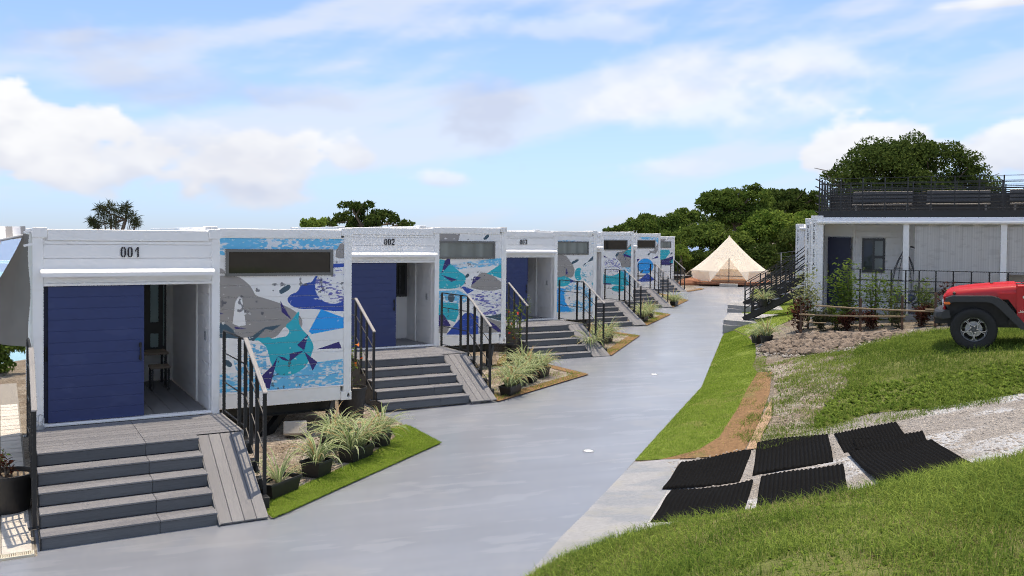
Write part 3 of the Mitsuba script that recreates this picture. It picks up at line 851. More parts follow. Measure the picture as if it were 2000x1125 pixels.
def cabin_kit(rec, mural_key):
    """the two containers of one cabin; rec: how far the painted one stands back"""
    K = Kit(); A = K.add
    # porch container
    for x0, x1 in ((0, .13), (W0 - .115, W0)):
        A('corner_post', cat(cbx(x0, x1, 0, .15, DK - .04, TOPA - .14), cbx(x0 - .003, x1 + .045 if x0 == 0 else x1 + .003, -.012, .17, TOPA - .14, TOPA)) if x0 == 0 else
          cat(cbx(x0, x1, 0, .15, DK - .04, TOPA - .14), cbx(x0 - .045, x1 + .003, -.012, .17, TOPA - .14, TOPA)), 'white_steel')
    A('top_rail', cat(cbx(.178, W0 - .162, 0, .09, TOPA - .178, TOPA - .022), cbx(.13, W0 - .115, .012, .06, TOPA - .228, TOPA - .186)), 'white_steel')
    zs = [2.745, 2.925, 3.112, 3.302]
    for a, b in zip(zs[1:-1], zs[2:]): A('header__board', cbx(.131, W0 - .116, .016, .045, a + .004, b - .003, .003), 'white_board')
    A('header__backing', bx(.131, W0 - .116, .045, .07, 2.75, 3.40), 'white_plain')
    # rain visor: a sloping hood with a lip
    vis = prism([(0, 2.962), (-.03, 2.968), (-.120, 2.930), (-.130, 2.918), (-.130, 2.866), (-.116, 2.866), (-.116, 2.910), (0, 2.945)], .092, 2.342, 'y')
    v = np.array(vis.vertices); vis = trimesh.Trimesh(np.c_[v[:, 1], v[:, 0], v[:, 2]], vis.faces[:, ::-1], process=False)
    A('rain_visor', vis, 'white_plain')
    A('lintel', cat(cbx(.131, W0 - .116, .018, .10, 2.775, 2.93), cbx(.131, W0 - .116, .0, .07, 2.735, 2.772)), 'white_steel')
    A('sill', cbx(.131, W0 - .116, -.018, .13, DK + .004, DK + .036), 'white_steel')
    # sliding blue door, of boards, and the fixed blue panel behind its edge
    n = 12
    for i in range(n):
        a, b = .865 + i * 1.868 / n, .865 + (i + 1) * 1.868 / n
        A('sliding_door__board', cbx(.185, 1.402, .055, .085, a + .0022, b - .0022, .0025), 'blue_paint')
    A('sliding_door__backing', bx(.187, 1.400, .061, .10, .867, 2.731), 'blue_paint')
    A('sliding_door__handle', cat(rod((1.352, .018, 1.66), (1.352, .018, 1.92), .011), rod((1.352, .018, 1.70), (1.352, .06, 1.70), .009), rod((1.352, .018, 1.88), (1.352, .06, 1.88), .009), cbx(1.333, 1.371, .044, .056, 1.67, 1.73), cbx(1.333, 1.371, .044, .056, 1.85, 1.91)), 'black_steel', 40)
    A('fixed_panel', cbx(.13, .30, .118, .145, .866, 2.735, .003), 'navy_paint')
    A('fixed_panel__handle', cat(cbx(.142, .176, .098, .118, 1.70, 1.91, .006), rod((.159, .085, 1.72), (.159, .085, 1.89), .008)), 'black_plastic')
    # porch inside
    for i in range(9):
        x = .13 + i * .242
        m = cbx(x + .003, min(x + .239, W0 - .116), .03, 3.45, DK - .03, DK + .012, .003)
        A('porch_floor__plank', m, 'deck_inside', False, plank_uv(m, 'y', i), near=4)
    for nm, x in (('right', W0 - .118), ('left', .112)):
        for i in range(11):
            a, b = DK + .015 + i * .1735, DK + .015 + (i + 1) * .1735
            A(f'{nm}_wall__board', cbx(x - .006, x + .012, .15, 1.02, a + .003, b - .002, .002), 'white_board', near=3 if nm == 'right' else 1)
            A(f'{nm}_wall__board', cbx(x + (.01 if nm == 'right' else -.016), x + (.028 if nm == 'right' else .002), 1.08, 3.44, a + .003, b - .002, .002), 'white_board', near=1)
        A(f'{nm}_wall', bx(x + .0125 if nm == 'right' else x - .03, x + .031 if nm == 'right' else x - .0165, .15, 3.46, DK - .02, 2.75), 'white_plain')
        A(f'{nm}_wall__jamb', cbx(x - .03, x + .010, 1.022, 1.078, DK + .013, 2.74), 'white_steel')
    A('ceiling', bx(.10, W0 - .09, .10, 3.46, 2.752, 2.80), 'white_plain')
    bw = sbox(.10, DK - .02, W0 - .09, 2.75).difference(sbox(1.55, 1.33, 2.22, 2.62))
    A('back_wall', prism(bw, 3.46, 3.52), 'white_board')
    fr = sbox(1.55, 1.33, 2.22, 2.62)
    for (c, d, e, f) in ((1.62, 1.89, 1.80, 2.55), (1.95, 1.88, 2.09, 2.55), (1.95, 1.43, 2.09, 1.68), (2.165, 1.45, 2.19, 2.55)): fr = fr.difference(sbox(c, d, e, f))
    A('back_window', prism(fr, 3.45, 3.50), 'dark_steel')
    A('back_window__pane', bx(1.57, 2.20, 3.475, 3.479, 1.35, 2.60), 'frosted_glass')
    A('switch_plate', cat(cbx(W0 - .135, W0 - .125, .36, .46, 1.86, 2.00, .003), cbx(W0 - .139, W0 - .134, .385, .435, 1.90, 1.96, .002)), 'grey_steel')
    # shell of the porch container
    A('roof', cbx(.10, W0 - .10, .09, 3.55, TOPA - .06, TOPA - .03), 'white_steel')
    A('roof_side_rail', cat(cbx(0, .09, .172, 3.42, TOPA - .10, TOPA - .012), cbx(W0 - .09, W0, .172, 3.42, TOPA - .10, TOPA - .012)), 'white_steel')
    A('left_side_wall', bx(.015, .06, .15, 3.5, DK, TOPA - .1), 'white_board')
    A('right_side_wall', bx(W0 - .06, W0 - .015, .15, 3.5, DK, TOPA - .1), 'white_board')
    A('rear_corner', cat(cbx(0, .16, 3.43, 3.58, DK, TOPA + .002), cbx(W0 - .16, W0, 3.43, 3.58, DK, TOPA + .002)), 'white_steel')
    A('side_bottom_rail', cat(bx(.01, .11, .16, 3.42, DK - .18, DK - .035), bx(W0 - .11, W0 - .01, .16, 3.42, DK - .18, DK - .035)), 'white_steel')
    # painted container
    a0, a1, y, zb, zt = 2.458, 4.896, rec, .63, 3.591
    for x0, x1 in ((a0, a0 + .135), (a1 - .135, a1)):
        A('corner_post', cbx(x0, x1, y, y + .15, zb + .145, zt - .135), 'white_steel')
        xa, xb = (x0 - .004, x1 + .05) if x0 == a0 else (x0 - .05, x1 + .004)
        A('corner_casting', cbx(xa, xb, y - .012, y + .17, zt - .133, zt), 'white_steel')
        c = prism(sbox(xa, zb, xb, zb + .143).difference(shapely.geometry.Point((x0 + x1) / 2 + .02, zb + .075).buffer(.028, 6).union(shapely.affinity.scale(shapely.geometry.Point((x0 + x1) / 2 + .02, zb + .075).buffer(.028, 6), 1, 1.5))), y - .012, y + .17)
        A('corner_casting', c, 'white_steel')
        A('corner_casting__hole', bx((x0 + x1) / 2 - .03, (x0 + x1) / 2 + .07, y + .06, y + .10, zb + .02, zb + .13), 'black_plastic')  # black block imitates the shade inside the casting
    A('top_rail', cat(cbx(a0 + .19, a1 - .19, y, y + .09, zt - .17, zt - .03), cbx(a0 + .136, a1 - .136, y + .004, y + .05, zt - .185, zt - .165)), 'white_steel')
    A('bottom_rail', cat(cbx(a0 + .19, a1 - .19, y + .006, y + .10, zb + .006, zb + .238), cbx(a0 + .137, a1 - .137, y - .004, y + .08, zb + .239, zb + .262)), 'white_steel')
    z0, z1, nb = .895, 3.41, 13
    for i in range(nb):
        a, b = z0 + (z1 - z0) * i / nb, z0 + (z1 - z0) * (i + 1) / nb
        cut = [(a0 + .136, a1 - .136)]
        if b > 2.80 and a < 3.215:
            if a >= 2.79 and b <= 3.22: cut = [(a0 + .136, 2.775), (4.557, a1 - .136)]
        for x0, x1 in cut:
            lo, hi = a + .0035, b - .0035
            if len(cut) == 1 and lo < 2.80 < hi: hi = 2.798 if hi - 2.80 < .12 else hi
            m, uv = boards_uv(x0, x1, y + .018, lo, hi)
            A('painted_wall__board', m, mural_key, False, uv)
    A('painted_wall', bx(a0 + .13, a1 - .13, y + .036, y + .06, .88, 3.42), 'white_plain')
    fr = sbox(2.772, 2.788, 4.560, 3.228)
    fr2 = fr.difference(sbox(2.822, 2.836, 4.510, 3.180))
    A('strip_window', prism(fr2, y - .014, y + .034), 'window_grey')
    A('strip_window__pane', bx(2.815, 4.517, y + .012, y + .016, 2.83, 3.186), 'glass_pane')
    A('roof', cbx(a0 + .10, a1 - .10, y + .09, y + 6.0, zt - .07, zt - .04), 'white_steel')
    A('roof_side_rail', cat(cbx(a0, a0 + .09, y + .172, y + 5.9, zt - .10, zt - .012), cbx(a1 - .09, a1, y + .172, y + 5.9, zt - .10, zt - .012)), 'white_steel')
    for nm, x in (('left_side_wall', a0 + .015), ('right_side_wall', a1 - .06)):
        A(nm, bx(x, x + .045, y + .15, y + 5.98, zb + .1, zt - .1), 'white_board')
    A('side_bottom_rail', cat(bx(a0 + .01, a0 + .11, y + .172, y + 5.89, zb, zb + .16), bx(a1 - .11, a1 - .01, y + .172, y + 5.89, zb, zb + .16)), 'white_steel')
    A('rear_wall', bx(.06, .11, 3.46, 3.54, DK, TOPA - .06), 'white_board')
    A('rear_wall', bx(a0 + .06, a1 - .06, y + 5.98, y + 6.02, zb + .1, zt - .06), 'white_board')
    A('floor_pan', bx(a0 + .1, a1 - .1, y + .102, y + 5.98, zb + .05, zb + .16), 'footing')
    return K


def stairs_kit():
    K = Kit(); A = K.add
    jn = 1.215
    def run(name, x0, x1, y0, y1, z0, z1, b, i, split=True, near=99, along='x'):
        segs = ((x0, jn - .002), (jn + .002, x1)) if split else ((x0, x1),)
        for a, c in segs:
            m = cbx(a, c, y0, y1, z0, z1, .004)
            A(name, m, b if (i + (a > 1)) % 3 else b + '_b', False, plank_uv(m, along, i + a), near=near)
    n = 9
    for i in range(n):                                   # landing, planks along the front
        y1 = -.022 - i * .148
        run('landing__plank', 0, 2.44, y1 - .134, y1, DK - .025, DK - .002 + (i % 2) * .001, 'deck_light', i)
    yl = -.022 - n * .148
    A('landing__joint_strip', cat(*[bx(.004, 2.436, -.022 - i * .148 - .1475, -.022 - i * .148 - .1345, DK - .02, DK - .0035) for i in range(n)]), 'black_plastic', near=2)  # added dark strips draw the shade and grime of the plank gaps
    run('landing__plank', 0, 1.86, -1.548, yl, DK - .025, DK - .001, 'deck_light', 11)
    for i in range(5):
        yn, zt = -1.55 - .29 * i, DK - .165 * i
        run('riser', 0, 1.852, yn + .014, yn + .034, zt - .160, zt - .028, 'deck_slate', i)
        if i < 4:
            zt2 = zt - .165
            run('tread', -.004, 1.856, yn - .29 - .004, yn - .142, zt2 - .024, zt2, 'deck_light', i + 3)
            run('tread', -.004, 1.856, yn - .138, yn + .012, zt2 - .024, zt2 - .001, 'deck_light', i + 5)
    # ramp of planks beside the steps
    sl = math.atan2(.80 - .03, 1.42)
    for i in range(4):
        x = 1.868 + i * .1445
        m = cbx(0, .140, -1.615, 0, -.024, 0, .004)
        m = moved(m, np.array(trimesh.transformations.rotation_matrix(sl, [1, 0, 0])))
        m.apply_translation([x, -1.362, DK - .012])
        uv = np.c_[m.vertices[:, 1] + i, m.vertices[:, 0] + i * 2]
        A('ramp__plank', m, 'deck_light' if i % 2 else 'deck_light_b', False, uv)
    A('ramp__side_cheek', prism([(-1.40, DK - .05), (-2.80, .03), (-2.80, .0), (-1.40, .0)], 0, .012).apply_transform(np.array([[0, 1, 0, 1.856], [1, 0, 0, 0], [0, 0, 1, 0], [0, 0, 0, 1.]])), 'deck_slate', False, None, near=2)
    A('edge_board', cbx(2.441, 2.468, -1.40, -.02, DK - .14, DK + .004), 'rail_wood', False, None)
    # black steel frame below
    fr = [bar((x, -.06, DK - .09), (x, -1.36, DK - .09), .05, .10) for x in (.06, 1.2, 2.38)] + [bar((.04, y, DK - .16), (2.42, y, DK - .16), .05, .10) for y in (-.08, -1.38)]
    fr += [bar((x, y, 0), (x, y, DK - .14), .07) for x in (.06, 2.40) for y in (-.10, -1.38)]
    fr += [bar((x, -1.50, .52), (x, -2.46, .05), .05, .10) for x in (.05, 1.80, 2.42)]
    A('steel_frame', cat(*fr), 'black_steel')
    for i in range(4):
        A('bracket', cat(cbx(2.445, 2.52, -1.66 - .29 * i, -1.50 - .29 * i, .56 - .165 * i, .70 - .165 * i), bar((2.43, -1.58 - .29 * i, .60 - .165 * i), (2.43, -1.58 - .29 * i, .36 - .165 * i), .04)), 'black_steel', near=3)
    A('side_skirt', cat(*[bx(-.012, -.002, -1.55 - .29 * (i + 1), -1.55 - .29 * i, 0, DK - .165 * (i + 1) - .03) for i in range(4)], bx(-.012, -.002, -1.548, -.02, .25, DK - .03)), 'black_plastic')
    return K


def rail_kit(u, deep=-2.36):
    """black steel handrail along one side of the stairs"""
    K = Kit(); A = K.add
    top = lambda v: 2.04 if v > -1.35 else 2.04 - .555 * (-1.35 - v)
    foot = lambda v: .74 if v > -1.45 else .80 - .57 * (-1.35 - v) - .06
    vs = [-.02, -1.0, -1.35, -1.66, -1.98, deep]
    for v in vs: A('post', bar((u, v, max(foot(v), .12)), (u, v, top(v) - .012), .042), 'black_steel')
    A('handrail', pipe([(u, -.02, 2.04), (u, -1.35, 2.04)], .014, 6), 'black_steel')
    A('handrail', moved(cbx(-.03, .03, -.012, .012, 0, math.hypot(deep + 1.33, top(deep) - 2.05) + .03, .005), frame((u, -1.34, 2.062), (u, deep - .01, top(deep) + .012))[0]), 'rail_wood')
    for d in (.33, .76, 1.18):
        A('rail', pipe([(u, -.02, 2.04 - d), (u, -1.35, 2.04 - d), (u, deep, top(deep) - d)], .010, 6), 'black_steel', near=6)
    for v in (-.02, deep): A('base_plate', cbx(u - .06, u + .06, v - .06, v + .06, max(foot(v), .12) - .012, max(foot(v), .12)), 'black_steel', near=2)
    return K


_st, _rr, _rl = stairs_kit(), rail_kit(2.497), rail_kit(-.055)
_num = ['001', '002', '003', '004', '005', '006']
_ctext = ['white container cabin numbered 001, nearest of the row, with its blue sliding door open', 'white container cabin numbered 002, second of the row, with grey and blue mural',
          'white container cabin numbered 003, third of the row, with grey hill on its mural', 'fourth container cabin of the row, mural with a speckled white disc over teal',
          'fifth container cabin of the row, mural with one round azure disc', 'last container cabin of the row, nearest the tent, teal patch below its window']
_ord = ['the first cabin', 'the second cabin', 'the third cabin', 'the fourth cabin', 'the fifth cabin', 'the cabin beside the tent']
UT = []
for k, (a, b, z, rec) in enumerate(UNITS):
    P = ROW0 + EU * a + EN * b
    tw = RZ(YAW, (P[0], P[1], z)); UT.append((tw, npT(YAW, (P[0], P[1], z))))
    nm = f'container_cabin_{k:03d}' if k else 'container_cabin'
    label(nm, _ctext[k], 'cabin', 'container cabins in a row')
    cabin_kit(rec, f'mural_paint_{k}').place(nm, tw, {'glass_pane': 'glass_blind'} if k in (1, 2, 5) else None, level=k)
    if k < 3: scene[f'{nm}__number'] = {**mikit.ply(stencil(_num[k]), 'ink'), 'to_world': tw}; labels[f'{nm}__number'] = {'label': f'black stencilled number {_num[k]}'}
    of = _ord[k]
    nm = f'entrance_stairs_{k:03d}' if k else 'entrance_stairs'
    label(nm, f'grey plank steps with side ramp before {of}', 'stairs', 'entrance stairs of the cabins')
    _st.place(nm, tw, level=k)
    for sd, kit in (('ramp', _rr), ('left', _rl)):
        if sd == 'left' and k > 2: continue
        nm = numbered('stair_railing')
        label(nm, f'black railing {"beside the ramp" if sd == "ramp" else "away from the ramp"} on the steps of {of}', 'railing', 'railings of the entrance stairs')
        kit.place(nm, tw, level=k)


def at(k, u, v, z=0.):
    """world point from a cabin's own metres"""
    return (UT[k][1] @ np.array([u, v, z, 1.]))[:3]


def loc(k, m): return moved(m, UT[k][1])
# ------------------------------------------------------------------ path, beds, paving
def zone(name, poly, off, b, text, cat_, kind='structure'):
    nm = numbered(name)
    put(nm, sheet(poly, off), b)
    label(nm, text, cat_, kind=kind)
    return nm


r_ = np.random.default_rng(5)


def grass(name, pts, hgt, wid, lean, segs, b, text, seed, off=.0):
    m, uv = blades(pts, hgt, wid, lean, segs, seed, off)
    nm = numbered(name)
    put(nm, m, b, False, uv); label(nm, text, 'grass', kind='stuff')


def patchy(poly, n, sc, lo, hi, r):
    P = scatter(poly, n, r)
    k = meshkit.fbm(np.c_[P * sc, P[:, :1] * 0 + 1.7], 3)
    return P[r.uniform(0, 1, n) < np.clip((k - lo) / (hi - lo), .12, 1)]


TIPS = [(-1.14, 14.54), (1.89, 21.63), (4.35, 30.13), (6.92, 38.75), (9.53, 48.0), (12.51, 58.53)]
a2 = lambda k, u, v: tuple(at(k, u, v)[:2])
_p = [(-14, 3), a2(0, -8, -2.86), a2(0, -.04, -2.86), a2(0, -.04, -1.3)]
for k in range(6):
    _p += [a2(k, 2.46, -1.2), a2(k, 2.46, -2.7) if k == 5 else a2(k, 2.2, -1.3), TIPS[k]]
    if k < 5: _p += [a2(k + 1, -.04, -1.2)]
_p += [(12.7, 62.4), (16.7, 63.3), (16.4, 61.)] + [tuple(q) for q in EDGE[7:1:-1]] + [(-3.2, 0), (-10, -19), (-16, -19)]
PATH = Polygon(_p).buffer(0)
zone('path', PATH, .004, 'path_paint', 'wide glossy blue grey painted path leading to the tent', 'path')
zone('pavement', [(.19, 9.05), (.63, 10.32), (1.9, 13.55), (2.6, 13.57), (2.12, 11.97), (1.66, 10.6), (1.3, 9.6), (.45, 8.7)], .008, 'apron_concrete', 'pale bare concrete strip beside the grey path below the rubber mats', 'pavement')
zone('gravel_drive', [(2.35, 13.56), (3.1, 13.25), (3.5, 13.2), (3.94, 13.57), (4.43, 13.67), (4.98, 13.88), (5.74, 14.19), (6.45, 13.96), (7.28, 14.02), (8.18, 14.18), (12, 14.9), (15, 11), (9, 8.4), (6, 8.2), (3.5, 8.4), (2.2, 8.9), (1.3, 9.4), (1.66, 10.6), (2.12, 11.97)],
     .005, 'gravel', 'pale gravel drive climbing from the path to the right', 'drive')

_bt = ['with mown turf edge below the first cabin', 'with bare soil below the second cabin', 'with brown edge below the third cabin', 'below the fourth cabin', 'below the fifth cabin', 'beside the tent']
BEDS = []
for k in range(6):
    q = [a2(k, 2.47, -2.80), TIPS[k]]
    q += [a2(k + 1, -.07, -2.83), a2(k + 1, -.07, -.6), a2(k, 4.88, 1.6), a2(k, 2.47, 1.2)] if k < 5 else [(13.0, 60.3), a2(5, 4.8, 1.5), a2(5, 2.47, 1.2)]
    B = Polygon(q).buffer(0); BEDS.append(B)
    zone('planting_bed', B, .022, 'mulch', f'planting bed of soil and chippings {_bt[k]}', 'bed')
# turf border of the first bed, coir borders and grass of the others
_b0 = Polygon([a2(0, 2.50, -2.80), TIPS[0], (-1.86, 15.85), (-2.10, 15.55), (-1.90, 14.9), (-2.03, 14.2), (-2.22, 13.55), (-2.62, 12.55), (-2.95, 11.75), (-3.10, 11.1)]).buffer(0)
zone('turf', _b0, .034, 'turf_base', 'strip of bright mown turf between the first planters and the path', 'turf')
EDGES = []
for k in range(1, 6):
    B = BEDS[k]
    bor = B.difference(B.buffer(-.30 if k == 1 else -.34)).intersection(Polygon([a2(k, 2.3, -4), (TIPS[k][0] + .6, TIPS[k][1] - .3), a2(min(k + 1, 5), .2 if k < 5 else 5, -4.5), a2(min(k + 1, 5), -.07 if k < 5 else 5, -1.2), a2(k, 2.48, -1.4)]).buffer(0).union(shapely.geometry.Point(TIPS[k]).buffer(1.3)))
    bor = max(getattr(bor, 'geoms', [bor]), key=lambda g: g.area)
    EDGES.append(bor)
    grass('weeds', patchy(bor, 2600, 1.2, .48, .58, r_), .035, .010, .9, 1, 'grass_turf', 'grass taking root in the fibre edging ' + _bt[k].replace('with bare soil ', '').replace('with brown edge ', ''), 60 + k, .034) if k < 4 else None
    zone('coir_edge', bor, .034, 'coir', 'rust brown fibre edging along the planting bed ' + _bt[k].replace('with bare soil ', '').replace('with brown edge ', ''), 'edging')
# terrace left of the first cabin
TER = Polygon([a2(0, -.06, -2.84), a2(0, -9, -2.84), a2(0, -9, 9.0), a2(0, -.06, 9.0)])
zone('terrace', TER, .006, 'grout', 'terrace beside the first cabin', 'terrace')
for i in range(7):
    for j in range(30):
        u0, v0 = -.36 - i * .30 - .012, -2.70 + j * .30
        z = h1(*a2(0, u0, v0)) + .006
        b = 'paver' if (i * 7 + j * 13) % 5 else 'paver_b'
        put(pkey('terrace', 'paver'), loc(0, cbx(u0, u0 + .288, v0, v0 + .288, z - .02, z + .012 + .002 * ((i * 3 + j) % 3), .004)), b)
nm = label('drain_grate', 'cream slotted drain grate along the front edge of the terrace', 'grate')
for i in range(4):
    x = -.62 - i * .56
    put(pkey(nm, 'frame'), loc(0, cat(bx(x, x + .55, -2.845, -2.825, 0, .028), bx(x, x + .55, -2.715, -2.703, 0, .028), bx(x, x + .012, -2.824, -2.716, 0, .028), bx(x + .538, x + .55, -2.824, -2.716, 0, .028))), 'cream_grate')
    put(pkey(nm, 'slat'), loc(0, cat(*[bx(x + .022 + .02 * j, x + .034 + .02 * j, -2.823, -2.717, .004, .025) for j in range(26)])), 'cream_grate')
    labels[f'{nm}__slat' + (f'_{i:03d}' if i else '')] = {'kind': 'stuff'}
# survey discs in the path
for i, (x, y, t) in enumerate([(1.25, 14.17, 'round white cover set in the grey path nearer the mats'), (3.51, 21.81, 'small white cover far up the grey path')]):
    nm = numbered('path_cover'); label(nm, t, 'cover')
    z = h1(x, y)
    put(f'{nm}__lid', moved(lathe([(0, .016), (.066, .016), (.07, .012), (.07, .002)], 24), npT(0, (x, y, z))), 'white_plain')
    put(f'{nm}__rim', moved(lathe([(.072, .004), (.072, .013), (.088, .011), (.09, .004)], 24), npT(0, (x, y, z))), 'grey_steel')

# lawns
MATS = [[(2.56, 13.30), (3.59, 13.22), (3.07, 11.86), (2.06, 12.02)], [(3.77, 13.58), (4.78, 13.36), (4.32, 11.86), (3.28, 12.02)], [(2.18, 11.96), (3.22, 11.74), (2.72, 10.32), (1.66, 10.52)], [(3.36, 11.90), (4.38, 11.66), (3.92, 10.25), (2.88, 10.40)], [(4.84, 13.30), (5.76, 13.28), (5.46, 12.10), (4.58, 12.20)], [(4.86, 12.62), (5.80, 12.50), (5.40, 11.40), (4.60, 11.60)], [(4.56, 12.02), (5.62, 11.84), (5.42, 10.20), (4.32, 10.40)]]
LAWN = Polygon([(1.92, 13.64), (2.5, 15.2), (4.3, 20.06), (5.7, 25.0), (7.07, 29.91), (7.66, 31.85), (7.75, 31.5), (7.4, 28), (6.9, 25.3), (6.35, 23.0), (5.75, 21.2), (5.55, 20.03), (4.75, 17.9), (4.15, 16.28), (3.38, 14.37), (2.95, 13.86), (2.3, 13.59)])
zone('lawn', LAWN, .010, 'turf_base', 'bright mown lawn strip along the right side of the path', 'lawn')
zone('coir_strip', [(5.55, 20.03), (5.71, 19.48), (4.96, 17.06), (4.11, 14.76), (3.54, 13.4), (3.11, 13.33), (2.6, 13.51), (2.3, 13.575), (2.95, 13.86), (3.38, 14.37), (4.15, 16.28), (4.75, 17.9)], .012, 'coir', 'rust brown fibre strip between the lawn and the chippings', 'fibre strip')
zone('clay_patch', [(4.86, 16.55), (4.40, 15.0), (3.99, 14.06), (3.71, 13.32), (3.55, 13.36), (4.09, 14.70)], .018, 'clay', 'patch of tan clay beside the fibre strip', 'clay')
zone('chippings', [(3.99, 14.0), (4.42, 15.0), (4.88, 16.5), (5.72, 19.4), (5.76, 20.6), (6.8, 21.0), (8.3, 21.2), (8.2, 20.4), (7.6, 18.2), (6.6, 16.2), (5.6, 14.9), (5.2, 13.95), (4.43, 13.72)], .008, 'mulch', 'patch of pale chippings and weeds below the rubble bank', 'chippings')
MEADOW = Polygon([(4.75, 13.80), (5.0, 14.5), (5.45, 15.3), (6.15, 16.2), (6.5, 17.3), (7.2, 18.3), (7.5, 19.6), (8.2, 20.9), (8.9, 21.4), (10.2, 22.4), (12, 22.6), (16, 20), (16, 15.2), (12, 14.8), (8.18, 14.18), (7.28, 14.02), (6.45, 13.96), (5.74, 14.19), (4.98, 13.88)])
zone('meadow', MEADOW, .011, 'meadow_base', 'rough grass bank below the red car', 'meadow')
FRONT = Polygon([(.22, 8.95), (.9, 9.0), (1.6, 8.7), (2.5, 8.45), (3.5, 8.25), (5, 8.1), (7, 8.0), (8, 2), (5, -3), (-4, -3), (-3.0, .4), (-1.5, 4.6)])
zone('front_lawn', FRONT, .012, 'meadow_base', 'rough grass mound in front of the camera at the right', 'lawn')


VIEW = Polygon([(.0, 3.6), (-.2, 9.2), (5.6, 8.6), (5.2, 3.6)])
r_ = np.random.default_rng(11)
FV = FRONT.intersection(VIEW)
grass('grass', patchy(FV, 190000, 1.1, .30, .56, r_), .050, .0055, .9, 2, 'grass_wild', 'short green grass all over the mound in front', 1)
grass('grass', patchy(FV, 60000, 1.3, .46, .62, r_), .115, .006, 1.0, 2, 'grass_wild', 'taller tufts of grass on the mound in front', 2)
grass('grass', patchy(FV, 34000, 1.9, .48, .60, r_), .055, .005, 1.2, 1, 'grass_dry', 'dry straw coloured blades among the grass on the mound', 3)
grass('grass', patchy(MEADOW.intersection(sbox(3.8, 13, 13.5, 22.7)), 105000, 1.0, .28, .54, r_), .07, .011, .9, 1, 'grass_wild', 'rough green grass on the bank below the red car', 4)
grass('grass', patchy(MEADOW.intersection(sbox(3.8, 13, 13.5, 22.7)), 30000, 1.1, .44, .62, r_), .15, .013, 1.0, 2, 'grass_wild', 'longer tufts of grass on the bank below the red car', 5)
grass('grass', patchy(LAWN, 105000, 1.4, .22, .42, r_), .032, .008, .8, 1, 'grass_turf', 'close mown grass of the lawn strip beside the path', 6)
grass('grass', patchy(_b0.buffer(.02), 42000, 2.2, .20, .42, r_), .030, .0055, .9, 1, 'grass_turf', 'close mown grass in front of the first planters', 7, .026)
# ragged fringes: grass creeping over the edges of the neighbouring ground
_fr = MEADOW.buffer(1.25).difference(MEADOW).intersection(sbox(3.6, 13, 12, 22)).difference(Polygon([(3.2, 13.0), (4.4, 13.3), (6.4, 13.5), (8.2, 13.75), (14, 14.4), (14, 10), (3, 10)]))
grass('weeds', patchy(_fr, 26000, 1.5, .46, .58, r_), .07, .011, 1., 1, 'grass_wild', 'grass creeping out from the edge of the bank', 51)
grass('weeds', patchy(MEADOW.buffer(.22).difference(MEADOW).intersection(sbox(3.8, 12.8, 12, 15)), 5000, 2.5, .42, .52, r_), .06, .009, 1., 1, 'grass_wild', 'grass creeping down onto the edge of the drive', 52)
grass('weeds', patchy(LAWN.buffer(.30).difference(LAWN).intersection(sbox(2.4, 13.6, 7.5, 24)).difference(PATH), 7000, 2.1, .43, .55, r_), .035, .008, .9, 1, 'grass_turf', 'lawn grass creeping over the brown fibre strip', 53)
_ch = Polygon([(4.1, 13.9), (5.0, 16.5), (5.75, 20.6), (6.8, 21.0), (8.0, 20.8), (7.4, 18.6), (6.4, 16.4), (5.0, 14.1)])
grass('weeds', patchy(_ch, 9000, 2.0, .50, .60, r_), .07, .012, 1.1, 2, 'grass_wild', 'weeds growing through the pale chippings', 8)
_bb = BEDS[0].difference(_b0).intersection(Polygon([a2(0, 2.6, -2.7), a2(0, 2.6, -.2), a2(0, 4.7, 1.0), (-1.9, 15.3), (-2.9, 11.9)]))
grass('weeds', patchy(_bb, 9000, 1.7, .46, .56, r_), .05, .006, 1., 1, 'grass_wild', 'thin grass in the bed behind the first planters', 9, .02)
for k in range(1, 5):
    grass('weeds', patchy(BEDS[k].buffer(-.05), 4500, 1.3, .47, .57, r_), .055, .008 + .003 * k, 1., 1, 'grass_turf', 'thin green grass in the bed ' + _bt[k].replace('with bare soil ', '').replace('with brown edge ', ''), 10 + k, .03)


def broadleaf(poly, n, size, seed, b, text, off=0.):
    """small rosettes of flat leaves"""
    r = np.random.default_rng(seed)
    P = scatter(poly, n, r); k = 5
    C = np.repeat(np.c_[P, h(P[:, 0], P[:, 1]) + off], k, 0)
    m = len(C)
    a = r.uniform(0, 2 * np.pi, m); L = size * r.uniform(.5, 1.2, m)
    d = np.c_[np.cos(a), np.sin(a), r.uniform(.25, 1.1, m)]; d /= np.linalg.norm(d, axis=1, keepdims=True)
    s = np.c_[-np.sin(a), np.cos(a), np.zeros(m)] * (L * .30)[:, None]
    v = np.stack([C, C + d * (L * .5)[:, None] - s, C + d * L[:, None] - [0, 0, .01], C + d * (L * .5)[:, None] + s], 1)
    o = np.arange(m)[:, None] * 4
    nm = numbered('weeds')
    put(nm, trimesh.Trimesh(v.reshape(-1, 3), np.vstack([o + [0, 1, 2], o + [0, 2, 3]]), process=False), b, False, np.c_[np.repeat(r.uniform(0, 1, m), 4), np.zeros(4 * m)])
    label(nm, text, 'weeds', kind='stuff')


broadleaf(FV, 2600, .055, 31, 'leaf_bright', 'small broad leaved weeds in the grass of the mound')
broadleaf(MEADOW.intersection(sbox(4, 13, 11, 16)), 1500, .10, 32, 'leaf_bright', 'broad leaved weeds along the foot of the grass bank')
